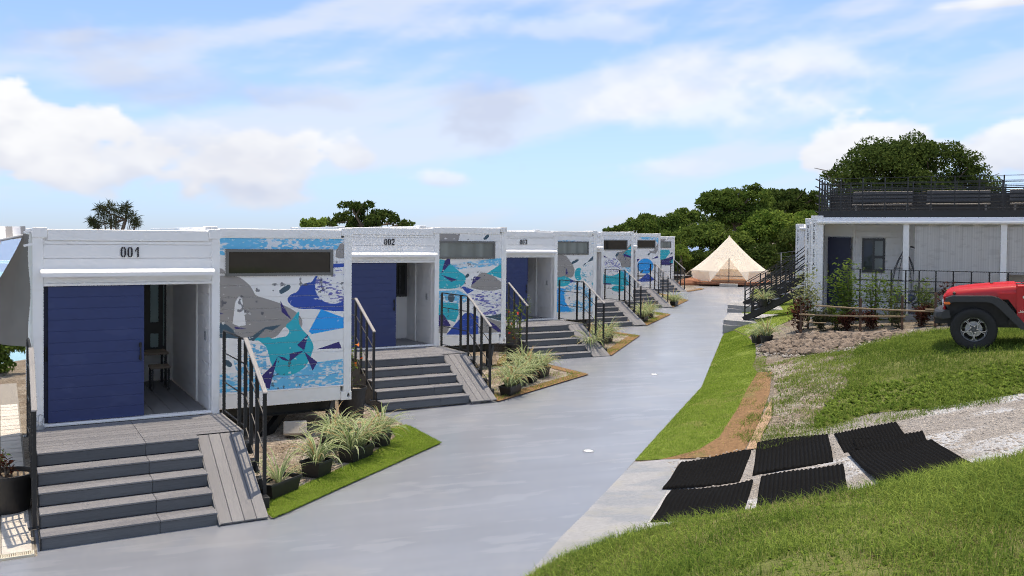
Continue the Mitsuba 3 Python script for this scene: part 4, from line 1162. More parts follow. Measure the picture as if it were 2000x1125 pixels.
# loose stones on the drive and in the chippings
r_ = np.random.default_rng(21)
def stones(name, poly, n, lo, hi, b, text, squash=.6, off=0., cat_='stones'):
    P = scatter(poly, n, r_)
    ico = trimesh.creation.icosphere(subdivisions=0); V, F = np.array(ico.vertices), np.array(ico.faces)
    R = lo + (hi - lo) * r_.uniform(0, 1, n) ** 2.5
    ang = r_.uniform(0, 6.28, n); ca, sa = np.cos(ang), np.sin(ang)
    J = V[None] * r_.uniform(.65, 1.25, (n, len(V), 1)) * np.array([1, .75, squash])
    X = J[..., 0] * ca[:, None] - J[..., 1] * sa[:, None]; Y = J[..., 0] * sa[:, None] + J[..., 1] * ca[:, None]
    v = np.stack([X, Y, J[..., 2]], -1) * R[:, None, None] + np.c_[P, h(P[:, 0], P[:, 1]) + off + R * squash * .35][:, None]
    f = (F[None] + (np.arange(n) * len(V))[:, None, None]).reshape(-1, 3)
    nm = numbered(name)
    put(nm, trimesh.Trimesh(v.reshape(-1, 3), f, process=False), b, False)
    label(nm, text, cat_, kind='stuff')


stones('loose_gravel', Polygon([(2.2, 12.2), (2.4, 13.4), (3.9, 13.5), (8.2, 14.1), (8.8, 10), (5, 10.2), (1.7, 10.3)]).difference(shapely.union_all([Polygon(m).buffer(.02) for m in MATS])), 9000, .006, .030, 'stone', 'loose stones scattered over the gravel drive')
stones('loose_gravel', _ch, 3500, .008, .035, 'clod', 'loose stones among the pale chippings')
stones('loose_gravel', BEDS[0].difference(_b0), 2500, .006, .03, 'clod', 'stones and bark in the bed behind the first planters', off=.02)
RUB = Polygon([(6.35, 22.4), (6.9, 24.2), (7.6, 24.4), (8.5, 23.9), (9.5, 23.2), (10.2, 23.0), (9.6, 21.8), (8.6, 21.3), (7.6, 20.6), (6.9, 21.0)])
stones('rubble', RUB, 1100, .03, .19, 'clod', 'heap of brown soil clods and rubble at the foot of the bamboo fence', .6, .02, 'rubble')
stones('rubble', RUB.buffer(.2), 2500, .01, .05, 'stone', 'crumbled stones between the soil clods', .7, .02, 'rubble')
# ------------------------------------------------------------------ the white building at the right and those behind it
RB = math.degrees(math.atan2(-.451, .893))
UB, VB = np.array([.893, -.451]), np.array([.451, .893])
ZB, ZT = 1.35, 4.22


def sign_text(word, x0, z0, pitch, hh, wide=.62):
    """letters stacked one below another on a post, facing the front"""
    out = []
    for i, ch in enumerate(word):
        if ch == ' ': continue
        m = meshkit.text_mesh(ch, hh, .004, True)
        v = np.array(m.vertices); xc = (v[:, 0].min() + v[:, 0].max()) / 2
        v = np.c_[(v[:, 0] - xc) * wide + x0, -.003 - v[:, 2], v[:, 1] + z0 - i * pitch]
        out.append(trimesh.Trimesh(v, m.faces, process=False))
    return cat(*out)


def column_boards(K, name, x0, x1, y0, y1, z0, z1, step=.19):
    n = max(1, round((z1 - z0) / step))
    K.add(name.split('__')[0] + '_core', bx(x0 - .006, x1 - .008, y0 + .008, y1 - .008, z0, z1 - .002), 'white_plain')
    for i in range(n):
        K.add(name, cbx(x0, x1, y0, y1, z0 + (z1 - z0) * i / n + .003, z0 + (z1 - z0) * (i + 1) / n - .003, .006), 'white_board')


def railing(x0, y0, x1, y1, z0, zs, posts, w=.035, r=.011):
    """posts and rails between two points, as lists of meshes"""
    P = [bar((x0 + (x1 - x0) * t, y0 + (y1 - y0) * t, z0), (x0 + (x1 - x0) * t, y0 + (y1 - y0) * t, max(zs)), w) for t in posts]
    R = [bar((x0, y0, z), (x1, y1, z), r * 2) for z in zs]
    return P, R


def hall_kit(full):
    K = Kit(); A = K.add
    L = 11.0 if full else 4.0
    A('corner_post', cat(cbx(0, .165, 0, .17, ZB - .25, ZT - .16), cbx(-.006, .34, -.012, .19, ZT - .155, ZT)), 'white_steel')
    for i_, ch_ in enumerate('GLORY ISLAND'):
        if ch_ != ' ': A('corner_post__letter', sign_text(ch_, .085, ZT - .33 - i_ * .131, .131, .098), 'ink')
    column_boards(K, 'pier__board', .172, .345, .01, .17, ZB - .2, 3.975)
    fs = prism([(-.035, 4.06), (.0, 4.10), (.13, ZT - .012), (.16, ZT - .012), (.16, 4.02), (-.035, 4.02)], .20, L)
    fv = np.array(fs.vertices); A('fascia', trimesh.Trimesh(np.c_[fv[:, 1], fv[:, 0], fv[:, 2]], fs.faces[:, ::-1], process=False), 'white_plain')
    A('gutter', pipe([(.17, -.055, 4.02), (L, -.055, 4.02)], .056, 12), 'white_plain', 40)
    for x in (2.56, 5.04, 7.50, 9.96):
        if x < L: column_boards(K, 'column__board', x, x + .15, .0, .15, ZB - .25 if x > .5 else ZB, 3.975)
    A('veranda_ceiling', bx(.18, L, .10, 2.4, 3.99, 4.04), 'white_board')
    A('roof', bx(.02, L, .12, 2.43, 4.10, 4.16), 'white_steel')
    A('veranda_floor', cbx(.0, L, -.02, 2.42, ZB - .16, ZB), 'grey_steel')
    for x in np.arange(.2, L, 2.45): A('footing', bx(x, x + .25, .1, .35, ZB - 1.0, ZB - .165), 'footing')
    # rear wall of the veranda, of boards
    n = 14
    for i in range(n):
        a, b = ZB + 2.62 * i / n + .003, ZB + 2.62 * (i + 1) / n - .003
        spans = [(1.10, L)]
        if full:
            spans = [(1.10, 1.30), (1.96, L)] if (a < 3.56 and b > 2.50) else [(1.10, L)]
            spans += [(.18, .30)] if a < 3.55 else []
        for c, d in spans: A('rear_wall__board', cbx(c, d, 1.60, 1.63, a, b, .003), 'white_board')
    A('rear_wall', bx(1.08, L, 1.66, 1.72, ZB, 3.99), 'white_plain')
    A('rear_wall__trim', cat(cbx(1.02, 1.098, 1.58, 1.66, ZB, 3.985), cbx(.18, 1.02, 1.57, 1.64, 3.60, 3.985)), 'white_steel')
    A('left_end_wall', bx(.005, .06, .18, 2.4, ZB, 4.08), 'white_board')
    if not full:
        A('header', cbx(.35, L, .04, .12, 3.70, 3.97), 'white_steel')
        return K
    A('door', cbx(.31, .985, 1.40, 1.445, ZB + .02, 3.585, .006), 'navy_paint')
    A('door__handle', rod((.345, 1.35, 2.25), (.345, 1.35, 2.75), .018), 'black_steel')
    A('door__rail', cbx(.30, 1.02, 1.47, 1.50, 3.57, 3.61), 'grey_steel')
    A('inner_back', bx(.06, 1.08, 2.30, 2.34, ZB, 3.99), 'white_board')
    fr = sbox(1.30, 2.50, 1.96, 3.56)
    for q in ((1.36, 2.56, 1.60, 3.50), (1.66, 3.02, 1.90, 3.48), (1.66, 2.58, 1.90, 2.94)): fr = fr.difference(sbox(*q))
    A('window', prism(fr, 1.565, 1.63), 'dark_steel')
    A('window__pane', bx(1.32, 1.62, 1.60, 1.604, 2.53, 3.53), 'glass_pane')
    A('window__pane', bx(1.64, 1.92, 1.606, 1.61, 2.53, 3.53), 'glass_blind')  # paler colour paints the sky reflection into this pane
    A('switch_plate', cat(cbx(1.045, 1.085, 1.565, 1.58, 2.72, 2.84), cbx(1.045, 1.085, 1.565, 1.58, 2.50, 2.62)), 'grey_steel')
    A('inner_door', cbx(3.74, 4.5, 1.55, 1.59, ZB, 2.9), 'black_plastic')
    return K


halls = [((9.03, 27.0), True, 'white long hall with roof terrace railing and columns behind the red car', 'hall'),
         ((9.84, 30.0), False, 'second white hall, its lettered end peeping out behind the nearest one', 'hall'),
         ((11.9, 37.5), False, 'third white hall, farthest back, above the black steel stairs', 'hall')]
_hf, _hs = hall_kit(True), hall_kit(False)
HT = []
for i, (p, full, t, c) in enumerate(halls):
    nm = numbered('white_hall'); label(nm, t, c)
    tw = RZ(RB, (p[0], p[1], .0 if i < 2 else -.05)); HT.append(npT(RB, (p[0], p[1], 0.)))
    (_hf if full else _hs).place(nm, tw)
hw = lambda x, y, z=0: (HT[0] @ np.array([x, y, z, 1.]))[:3]
hl = lambda m: moved(m, HT[0])
# roller blinds
for x0, x1, zb0, zb1, t in ((2.86, 5.03, 2.17, 2.09, 'long pale woven blind let down between two columns of the white hall'), (5.20, 7.49, 2.60, 2.58, 'pale woven blind at the right edge, drawn halfway down'), (7.66, 9.94, 2.3, 2.3, 'pale woven blind beyond the right edge')):
    nm = numbered('roller_blind'); label(nm, t, 'blind')
    m, uv = grid(lambda s, w: np.c_[x0 + (x1 - x0) * s, .07 + .012 * np.sin(s * 23 + w * 3) + .02 * np.sin(w * 3), 3.97 + ((zb0 + (zb1 - zb0) * s) - 3.97) * w], 40, 12)
    put(f'{nm}__cloth', hl(m), 'blind_cloth', True, uv)
    put(f'{nm}__bottom_bar', hl(bar((x0, .07, zb0), (x1, .07, zb1), .03, .035)), 'grey_steel')
    put(f'{nm}__roll', hl(rod((x0, .10, 3.93), (x1, .10, 3.93), .035, 10)), 'grey_steel')
# veranda railing
nm = label('veranda_railing', 'thin black railing along the veranda of the white hall behind the shrubs', 'railing')
for x in (1.44, 1.87, 2.28, 2.66, 3.01, 3.44, 3.88, 4.33, 4.77, 5.22, 5.66, 6.1, 6.6, 7.1): put(pkey(nm, 'post'), hl(bar((x, -.32, 1.3), (x, -.32, 2.655), .038)), 'black_steel')
for z in (2.645, 2.34, 2.03, 1.72): put(pkey(nm, 'rail'), hl(bar((1.0, -.32, z), (7.2, -.32, z), .02 if z > 2.5 else .028)), 'black_steel')
# roof terrace railing: front, left side, and the lines of rails behind
nm = label('terrace_railing', 'tall black roof terrace railing with many rails above the white hall', 'railing')
for y, x0, x1, step in ((.10, .21, 11, .61), (2.30, .25, 11, .61), (4.4, -.2, 11, .61), (6.6, -.2, 11, 1.22)):
    for x in np.arange(x0, x1, step): put(pkey(nm, 'post'), hl(bar((x, y, 4.165), (x, y, 5.34), .034)), 'black_steel')
    for z in (5.33, 5.16, 4.99, 4.80, 4.62, 4.44) + ((4.71, 4.53, 4.90) if y > 1 else ()): put(pkey(nm, 'rail'), hl(bar((x0, y, z), (11, y, z), .030 if z < 5.1 else .022 if z < 5.3 else .014)), 'black_steel')
    if y == 2.30:
        for j in range(7): put(pkey(nm, 'slat'), hl(bx(x0, 11, y + .03, y + .05, 4.38 + j * .085, 4.455 + j * .085)), 'black_steel')
    put(pkey(nm, 'kick_plate'), hl(bx(x0, 11, y - .012, y + .012, 4.17, 4.36)), 'black_steel')
for y in np.arange(.7, 6.7, .6): put(pkey(nm, 'post'), hl(bar((-.02 if y > 2.4 else .2, y, 4.165), (-.02 if y > 2.4 else .2, y, 5.34), .04)), 'black_steel')
for z in (5.33, 5.1, 4.85, 4.6, 4.36): put(pkey(nm, 'rail'), hl(bar((.1, .1, z), (-.05, 6.6, z), .03)), 'black_steel')
put(pkey(nm, 'deck'), hl(bx(.1, 11, 2.44, 6.6, 4.08, 4.16)), 'dark_steel')
# planter troughs seen as dark boxes between the rails
for i, (x, y) in enumerate([(1.0, 1.3), (3.1, 1.2), (5.3, 1.3), (2.0, 3.2), (4.4, 3.3)]):
    b = numbered('terrace_bench'); label(b, ['dark slatted bench at the left end of the roof terrace', 'dark slatted bench in the middle of the roof terrace, near row', 'dark slatted bench at the right of the roof terrace', 'dark slatted bench in the far row of the terrace, to the left', 'dark slatted bench in the far row of the terrace, to the right'][i], 'bench', 'dark benches on the roof terrace')
    for j in range(4): put(pkey(b, 'slat'), hl(cbx(x, x + 1.7, y + j * .11, y + j * .11 + .09, 4.58, 4.61)), 'dark_steel')
    for j in range(3): put(pkey(b, 'back_slat'), hl(cbx(x, x + 1.7, y + .45, y + .475, 4.68 + j * .12, 4.77 + j * .12)), 'dark_steel')
    for u in (.1, 1.55): put(pkey(b, 'leg'), hl(cbx(x + u, x + u + .05, y, y + .47, 4.165, 4.575)), 'dark_steel')
# hanging egg chair on the veranda
nm = label('egg_chair', 'grey hanging egg chair on the veranda behind a white column', 'chair')
hoop = [(2.78 + .30 * math.cos(t), .95, 2.45 + .85 * math.sin(t)) for t in np.linspace(-math.pi / 2, math.pi / 2, 14)]
put(f'{nm}__stand', hl(cat(pipe([(2.62, .95, 1.37), (2.95, .95, 1.42)] + hoop + [(2.70, .95, 3.32)], .028), pipe([(2.62 + .42 * math.cos(t), .95 + .42 * math.sin(t), 1.375) for t in np.linspace(0, 2 * math.pi, 20)], .025))), 'egg_grey')
ribs = []
for t in np.linspace(0, 2 * math.pi, 13)[:-1]:
    if abs(math.sin(t) + 1) < .2: continue
    ribs.append(pipe([(2.55 + r * math.cos(t), .95 + r * math.sin(t), z) for r, z in ((.03, 3.20), (.16, 2.95), (.28, 2.65), (.36, 2.3), (.37, 2.0), (.30, 1.75), (.15, 1.62))], .010, 5))
for r, z in ((.16, 2.95), (.28, 2.65), (.36, 2.3), (.37, 2.0), (.30, 1.75)): ribs.append(pipe([(2.55 + r * math.cos(t), .95 + r * math.sin(t), z) for t in np.linspace(-.9, 4.1, 22)], .009, 5))
put(f'{nm}__basket', hl(cat(*ribs)), 'egg_grey')
c_ = trimesh.creation.icosphere(subdivisions=2); c_.apply_scale([.33, .33, .13]); c_.apply_translation([2.55, .95, 1.80])
put(f'{nm}__cushion', hl(c_), 'cushion', True)

# ------------------------------------------------------------------ black steel stairs, pads and the grass between them
LAWN2 = Polygon([(7.07, 29.95), (9.3, 36.5), (13.2, 49.3), (15.6, 58), (17.3, 57.5), (15.0, 49), (12.4, 38), (9.2, 29.2), (8.0, 27.8), (7.2, 27.5), (7.45, 28.2), (7.8, 31.6), (7.66, 31.9)])
zone('lawn', LAWN2, .014, 'turf_base', 'bright lawn between the far path and the halls', 'lawn')
grass('grass', scatter(LAWN2, 26000, r_), .05, .014, .8, 1, 'grass_turf', 'grass of the far lawn around the black stairs', 41)


def pad(dx, dy, z, t):
    q = Polygon([(7.50 + dx, 31.55 + dy), (8.42 + dx, 34.6 + dy), (11.6 + dx, 33.6 + dy), (10.3 + dx, 29.3 + dy), (9.2 + dx, 28.6 + dy), (8.2 + dx, 30.8 + dy)])
    q2 = Polygon([(7.42 + dx, 31.3 + dy), (7.60 + dx, 31.9 + dy), (8.25 + dx, 31.5 + dy), (8.10 + dx, 30.9 + dy)])
    nm = numbered('stair_pad'); label(nm, t, 'concrete pad')
    put(f'{nm}__slab', prism(q, -.2, z, 'z'), 'pad_concrete')
    put(f'{nm}__step', prism(q2, -.2, z - .16, 'z'), 'pad_concrete')
    return nm


def staircase(dx, dy, zf, zl, t):
    nm = numbered('steel_stairs'); label(nm, t, 'stairs')
    F = np.array([8.25 + dx, 31.5 + dy])
    n, run = 7, 2.1
    P = lambda a, b, z: np.array([*(F + UB * a + VB * b), z])
    B = lambda m: put
    M = npT(RB, (F[0], F[1], 0))
    lift = (zl - zf) / n
    for i in range(n):
        z = zf + lift * (i + 1)
        put(pkey(nm, 'tread'), moved(cbx(run * i / n, run * (i + 1) / n + .02, 0, 1.1, z - .035, z), M), 'black_steel')
    for y in (-.03, 1.09): put(pkey(nm, 'stringer'), moved(bar((-.05, y + .02, zf + .02), (run, y + .02, zl - .10), .05, .20), M), 'black_steel')
    put(pkey(nm, 'landing'), moved(cbx(run + .01, run + 1.9, -.05, 1.4, zl - .09, zl), M), 'black_steel')
    for x, y in ((run + .1, 0), (run + 1.8, 0), (run + .1, 1.35), (run + 1.8, 1.35)): put(pkey(nm, 'leg'), moved(bar((x, y, zf - .1), (x, y, zl - .09), .09), M), 'black_steel')
    for y in (-.03, 1.13):
        for i in (0, 2.3, 4.6, 7):
            a = run * i / n; z = zf + lift * i
            put(pkey(nm, 'post'), moved(bar((a, y, z), (a, y, z + 1.02), .045), M), 'black_steel')
        for d in (1.02, .72, .42): put(pkey(nm, 'rail'), moved(pipe([(0, y, zf + d), (run, y, zl + d), (run + 1.85, y, zl + d)], .018, 6), M), 'black_steel')
        for a in (run + .9, run + 1.85): put(pkey(nm, 'post'), moved(bar((a, y, zl), (a, y, zl + 1.02), .045), M), 'black_steel')
    put(pkey(nm, 'brace'), moved(cat(bar((run + .1, 0, zf), (run + 1.8, 0, zl - .1), .03), bar((run + .1, 1.3, zl - .1), (run + 1.8, 1.3, zf), .03)), M), 'black_steel')


pad(0, 0, .64, 'grey concrete pad below the nearest black stairs')
pad(2.35, 9.1, .52, 'grey concrete pad below the farther black stairs')
staircase(0, 0, .64, 1.98, 'black steel stairs with landing rising from the path to the lettered halls')
staircase(2.5, 9.6, .52, 1.80, 'farther black steel stairs behind the nearest flight')
staircase(1.35, 3.9, .60, 2.35, 'black steel stairs with a higher landing behind the nearest flight')

# ------------------------------------------------------------------ bamboo fence
nm = label('bamboo_fence', 'low fence of bamboo poles on rusty posts in front of the shrubs', 'fence')
fp = [(8.12, 25.0), (9.53, 24.35), (10.45, 23.85), (11.15, 23.45), (12.6, 22.6)]
for x, y in fp: put(pkey(nm, 'post'), rod((x, y, h1(x, y) - .1), (x, y, h1(x, y) + (.80 if x < 9 else .92)), .035, 8), 'rusty_post')
def pole(a, b, za, zb, r=.022):
    P = [np.array([a[0] + (b[0] - a[0]) * t, a[1] + (b[1] - a[1]) * t, za + (zb - za) * t - .02 * math.sin(t * math.pi)]) for t in np.linspace(0, 1, 9)]
    put(pkey(nm, 'bamboo_pole'), pipe(P, [r * (1.12 if i % 2 else .95) for i in range(9)], 8), 'bamboo', 40)
pole((8.45, 24.80), (11.2, 23.36), 1.66, 1.64)
pole((8.05, 24.97), (10.5, 23.76), 1.40, 1.47)
pole((10.9, 23.50), (12.8, 22.45), 1.68, 1.78)
pole((8.0, 25.05), (8.7, 24.65), 1.22, 1.20, .016)
# ------------------------------------------------------------------ plants in pots


def ribbons(n, L, w, seed, th0=(55, 88), drop=(60, 165), r0=.05, segs=7):
    """arching strap leaves; uv.x a tone for each leaf, uv.y across it"""
    r = np.random.default_rng(seed)
    V, F, U = [], [], []
    for k in range(n):
        a = r.uniform(0, 2 * np.pi); e0 = math.radians(r.uniform(*th0)); kk = math.radians(r.uniform(*drop)); l = L * r.uniform(.5, 1.15); ww = w * r.uniform(.7, 1.2)
        p = np.array([math.cos(a) * r.uniform(0, r0), math.sin(a) * r.uniform(0, r0), 0.]); tone = r.uniform()
        tw = r.normal(0, .4); s = np.array([-math.sin(a + tw), math.cos(a + tw), 0])
        o = sum(len(v) for v in V); rows = []
        for i in range(segs + 1):
            t = i / segs
            e = e0 - kk * t ** 1.4
            d = np.array([math.cos(a) * math.cos(e), math.sin(a) * math.cos(e), math.sin(e)])
            nrm = np.cross(s, d)
            wi = ww * (.55 + .9 * t if t < .4 else .91 * (1 - ((t - .4) / .6) ** 2) + .02) / 2
            rows += [p - s * wi, p - nrm * wi * .35, p + s * wi]
            p = p + d * (l / segs)
        V.append(np.array(rows))
        for i in range(segs):
            b = o + 3 * i
            F += [[b, b + 1, b + 4], [b, b + 4, b + 3], [b + 1, b + 2, b + 5], [b + 1, b + 5, b + 4]]
        U += [[tone, y] for i in range(segs + 1) for y in (0, .5, 1)]
    return trimesh.Trimesh(np.vstack(V), np.array(F), process=False), np.array(U)


def box_planter(lx, ly, hh, t=.012):
    """a tapered trough with a rim, hollow"""
    def ring(sx, sy, z): return [(-sx, -sy, z), (sx, -sy, z), (sx, sy, z), (-sx, sy, z)]
    b, m_, o, i, d = .84, .97, 1.0, .955, .93
    L_ = [ring(lx / 2 * b, ly / 2 * b, 0), ring(lx / 2 * m_, ly / 2 * m_, hh - .03), ring(lx / 2 * 1.03, ly / 2 * 1.05, hh - .03), ring(lx / 2 * 1.03, ly / 2 * 1.05, hh), ring(lx / 2 * i, ly / 2 * .92, hh), ring(lx / 2 * d, ly / 2 * .88, hh - .06)]
    v = np.array(sum(L_, [])); f = [[0, 3, 2], [0, 2, 1]]
    for k in range(5):
        for j in range(4):
            a, c = 4 * k + j, 4 * k + (j + 1) % 4
            f += [[a, c, c + 4], [a, c + 4, a + 4]]
    s = np.array(ring(lx / 2 * .94, ly / 2 * .9, hh - .05))
    return trimesh.Trimesh(v, np.array(f), process=False), trimesh.Trimesh(s, np.array([[0, 1, 2], [0, 2, 3]]), process=False)


def round_pot(R, hh):
    p = lathe([(0, 0), (R * .80, 0), (R * .97, hh - .04), (R * 1.05, hh - .04), (R * 1.05, hh), (R * .97, hh), (R * .93, hh - .08)], 28)
    s = lathe([(0, hh - .06), (R * .95, hh - .06)], 28)
    return p, s


_strap = [ribbons(85, .80, .034, 100 + i, (45, 88), (60, 170), .08) for i in range(4)] + [ribbons(40, .78, .028, 120, (40, 85), (20, 110), .07)] + [ribbons(110, .90, .034, 130 + i, (45, 88), (70, 178), .12) for i in range(2)]
_strap_ply = [mikit.ply(m, 'leaf_striped', False, uv) for m, uv in _strap]
_box = box_planter(.62, .27, .20); _sq = box_planter(.34, .32, .22); _rp = round_pot(.17, .22)
_pots = {'box': (mikit.ply(_box[0], 'black_plastic'), mikit.ply(_box[1], 'ground_soil'), .15), 'square': (mikit.ply(_sq[0], 'black_plastic'), mikit.ply(_sq[1], 'ground_soil'), .17), 'round': (mikit.ply(_rp[0], 'black_plastic', 40), mikit.ply(_rp[1], 'ground_soil'), .16)}


def striped_plant(x, y, pot, var, rot, sc, text, twin=None, group='striped grass plants in black pots', off=.03):
    nm = numbered('striped_plant'); label(nm, text, 'potted plant', group)
    z = h1(x, y) + off
    tw = RZ(rot, (x, y, z)); sc = sc * .86
    a, b, hs = _pots[pot]
    scene[f'{nm}__pot'] = {**a, 'to_world': tw}; scene[f'{nm}__soil'] = {**b, 'to_world': tw}
    for i, (du, v) in enumerate(((-.14, var), (.15, (var + 1) % 4)) if (pot == 'box' and twin) else ((0, var),)):
        scene[pkey(nm, 'leaves')] = {**_strap_ply[v], 'to_world': RZ(rot, (x, y, z + hs)).translate([du, 0, 0]).rotate([0, 0, 1], 77. * var + i * 120).scale([sc, sc, sc])}


_g = 66.
striped_plant(-3.05, 11.72, 'box', 4, _g, .95, 'sparse striped plant with upright leaves in a black trough, nearest the first steps')
striped_plant(-2.74, 12.60, 'square', 0, _g, .92, 'arching striped plant in a square black pot, second from the first steps')
striped_plant(-2.33, 13.50, 'box', 1, _g, 1.0, 'bushy striped plant in a long black trough, third from the first steps', True)
striped_plant(-2.08, 14.32, 'round', 3, 20, .95, 'striped plant with long drooping leaves in a round black pot by the turf tip')
striped_plant(-2.78, 14.30, 'box', 5, _g, .82, 'wide striped plant standing behind the long trough', True)
striped_plant(.00, 18.90, 'box', 2, _g, .95, 'striped plant in a trough beside the second steps, nearest the path', True)
striped_plant(.12, 19.75, 'box', 0, _g, .95, 'striped plant in a trough, second in the bed of the second cabin', True)
striped_plant(.42, 20.45, 'square', 5, _g, .95, 'tall dense striped plant in the middle of the second bed')
striped_plant(.70, 21.20, 'box', 1, _g, .95, 'striped plant in a trough near the tip of the second bed', True)
striped_plant(.33, 21.5, 'box', 6, _g, 1.0, 'big striped plant at the back of the second bed', True)
striped_plant(2.30, 25.75, 'box', 5, _g, 1.05, 'striped plant at the foot of the third steps', True)
striped_plant(2.55, 26.8, 'square', 6, _g, 1.15, 'tall striped plant in the third bed')
striped_plant(3.0, 28.1, 'box', 2, _g, 1.1, 'striped plant near the tip of the third bed', True)
striped_plant(5.2, 35.2, 'box', 5, _g, 1.15, 'striped plant in front of the fourth steps', True)
striped_plant(5.7, 36.9, 'square', 6, _g, 1.1, 'striped plant in the fourth bed')
striped_plant(8.0, 43.9, 'box', 5, _g, 1.1, 'striped plant in the fifth bed', True)
striped_plant(6.95, 24.25, 'round', 6, 10, 1.0, 'striped plant in a black pot on the lawn before the rubble')
striped_plant(6.88, 24.95, 'round', 5, 10, .7, 'small striped plant just behind the one on the lawn')
striped_plant(8.75, 30.9, 'round', 0, 10, .9, 'striped plant under the black steel stairs', off=.5)
striped_plant(8.95, 31.9, 'round', 2, 10, .9, 'striped plant behind the posts of the black steel stairs', off=.4)


def sprig(n_stem, H, spread, n_leaf, size, seed, lean=0.):
    """a leafy shrub: stems (mesh) and leaves (mesh, uv)"""
    r = np.random.default_rng(seed)
    S, C, D = [], [], []
    for k in range(n_stem):
        a = r.uniform(0, 2 * np.pi); hh = H * r.uniform(.6, 1.05); sp = spread * r.uniform(.2, 1)
        t = np.linspace(0, 1, 6)
        P = np.c_[math.cos(a) * sp * t ** 1.5 + r.normal(0, .015, 6), math.sin(a) * sp * t ** 1.5 + r.normal(0, .015, 6), hh * t]
        S.append(pipe(P, np.linspace(.014, .004, 6), 5))
        m = int(n_leaf * 2.2) // n_stem
        tt = np.clip(r.beta(2.2, 1.2, m), 0, 1)
        c = np.stack([np.interp(tt, t, P[:, i]) for i in range(3)], 1) + r.normal(0, 1, (m, 3)) * [.09 * H, .09 * H, .05 * H]
        C.append(c); D.append(np.c_[r.normal(0, 1, (m, 2)), r.uniform(-.3, .9, m)])
    C, D = np.vstack(C), np.vstack(D); D /= np.linalg.norm(D, axis=1, keepdims=True)
    return cat(*S), leaf_quads(C, D, size, r)


def leaf_quads(C, D, size, r, wide=.42, fold=.25, ref=None):
    """one folded, pointed leaf at each centre C along D"""
    n = len(C)
    L = (size * r.uniform(.6, 1.25, n))[:, None]
    if ref is None: ref = np.c_[r.normal(0, 1, (n, 2)) * .5, np.ones(n)]
    s = np.cross(D, ref); s /= np.linalg.norm(s, axis=1, keepdims=True) + 1e-9
    up = np.cross(s, D)
    v = np.stack([C, C + D * L * .45 - s * L * wide * .5 + up * L * fold * .4, C + D * L, C + D * L * .45 + s * L * wide * .5 + up * L * fold * .4], 1)
    o = np.arange(n)[:, None] * 4
    f = np.vstack([o + [0, 1, 2], o + [0, 2, 3]])
    return trimesh.Trimesh(v.reshape(-1, 3), f, process=False), np.c_[np.repeat(r.uniform(0, 1, n), 4), np.zeros(4 * n)]


def shrub(x, y, H, spread, n_leaf, size, leaf, text, seed, cat_='shrub', group=None, z=None, ns=7, name='shrub'):
    nm = numbered(name); label(nm, text, cat_, group)
    st, (lv, uv) = sprig(ns, H, spread, n_leaf, size, seed)
    zz = h1(x, y) - .02 if z is None else z
    put(f'{nm}__stems', moved(st, npT(seed * 40., (x, y, zz))), 'bark')
    put(f'{nm}__leaves', moved(lv, npT(seed * 40., (x, y, zz))), leaf, False, uv)
    return nm


shrub(8.62, 25.9, 1.75, .42, 420, .11, 'leaf_pale', 'pale yellow green shrub at the left end of the bamboo fence', 1)
shrub(9.55, 25.3, 1.85, .45, 520, .12, 'leaf_bright', 'tall glossy green shrub behind the middle of the bamboo fence', 2)
shrub(10.15, 25.0, 1.55, .30, 300, .11, 'leaf_bright', 'slim green shrub in front of the hanging chair', 3)
shrub(10.62, 24.85, 1.45, .26, 200, .10, 'leaf_bright', 'slim shrub left of the second white column', 4)
shrub(11.35, 24.5, 1.30, .30, 240, .10, 'leaf_mid', 'green shrub right of the second white column', 5)
shrub(11.95, 24.0, .85, .35, 280, .10, 'leaf_pale', 'low yellow shrub near the front of the red car', 6)
shrub(11.9, 24.35, 1.1, .16, 70, .13, 'leaf_red', 'dark red leaved stem near the front of the red car', 7)
shrub(8.25, 25.5, .95, .38, 230, .12, 'leaf_red', 'dark red shrub at the left end of the fence', 8)
shrub(9.1, 25.0, .75, .42, 260, .10, 'leaf_mid', 'low green shrub behind the left fence rails', 9)
for i, (x, y) in enumerate([(8.7, 25.05), (9.3, 24.75), (9.9, 24.5), (10.5, 24.2), (11.0, 23.95), (11.4, 23.75), (12.2, 23.3)]):
    shrub(x, y, .62, .36, 260, .10, 'leaf_red' if i in (1, 2, 4) else 'leaf_olive', ['low olive shrub at the left end of the bamboo poles', 'low dark red shrub second along the bamboo poles', 'low dark red shrub third along the bamboo poles', 'low olive shrub in the middle of the bamboo poles', 'low dark red shrub below the second white column', 'low olive shrub left of the front bumper of the car', 'low olive shrub hidden behind the car bumper'][i], 20 + i, group='low shrubs along the bamboo fence', ns=10)
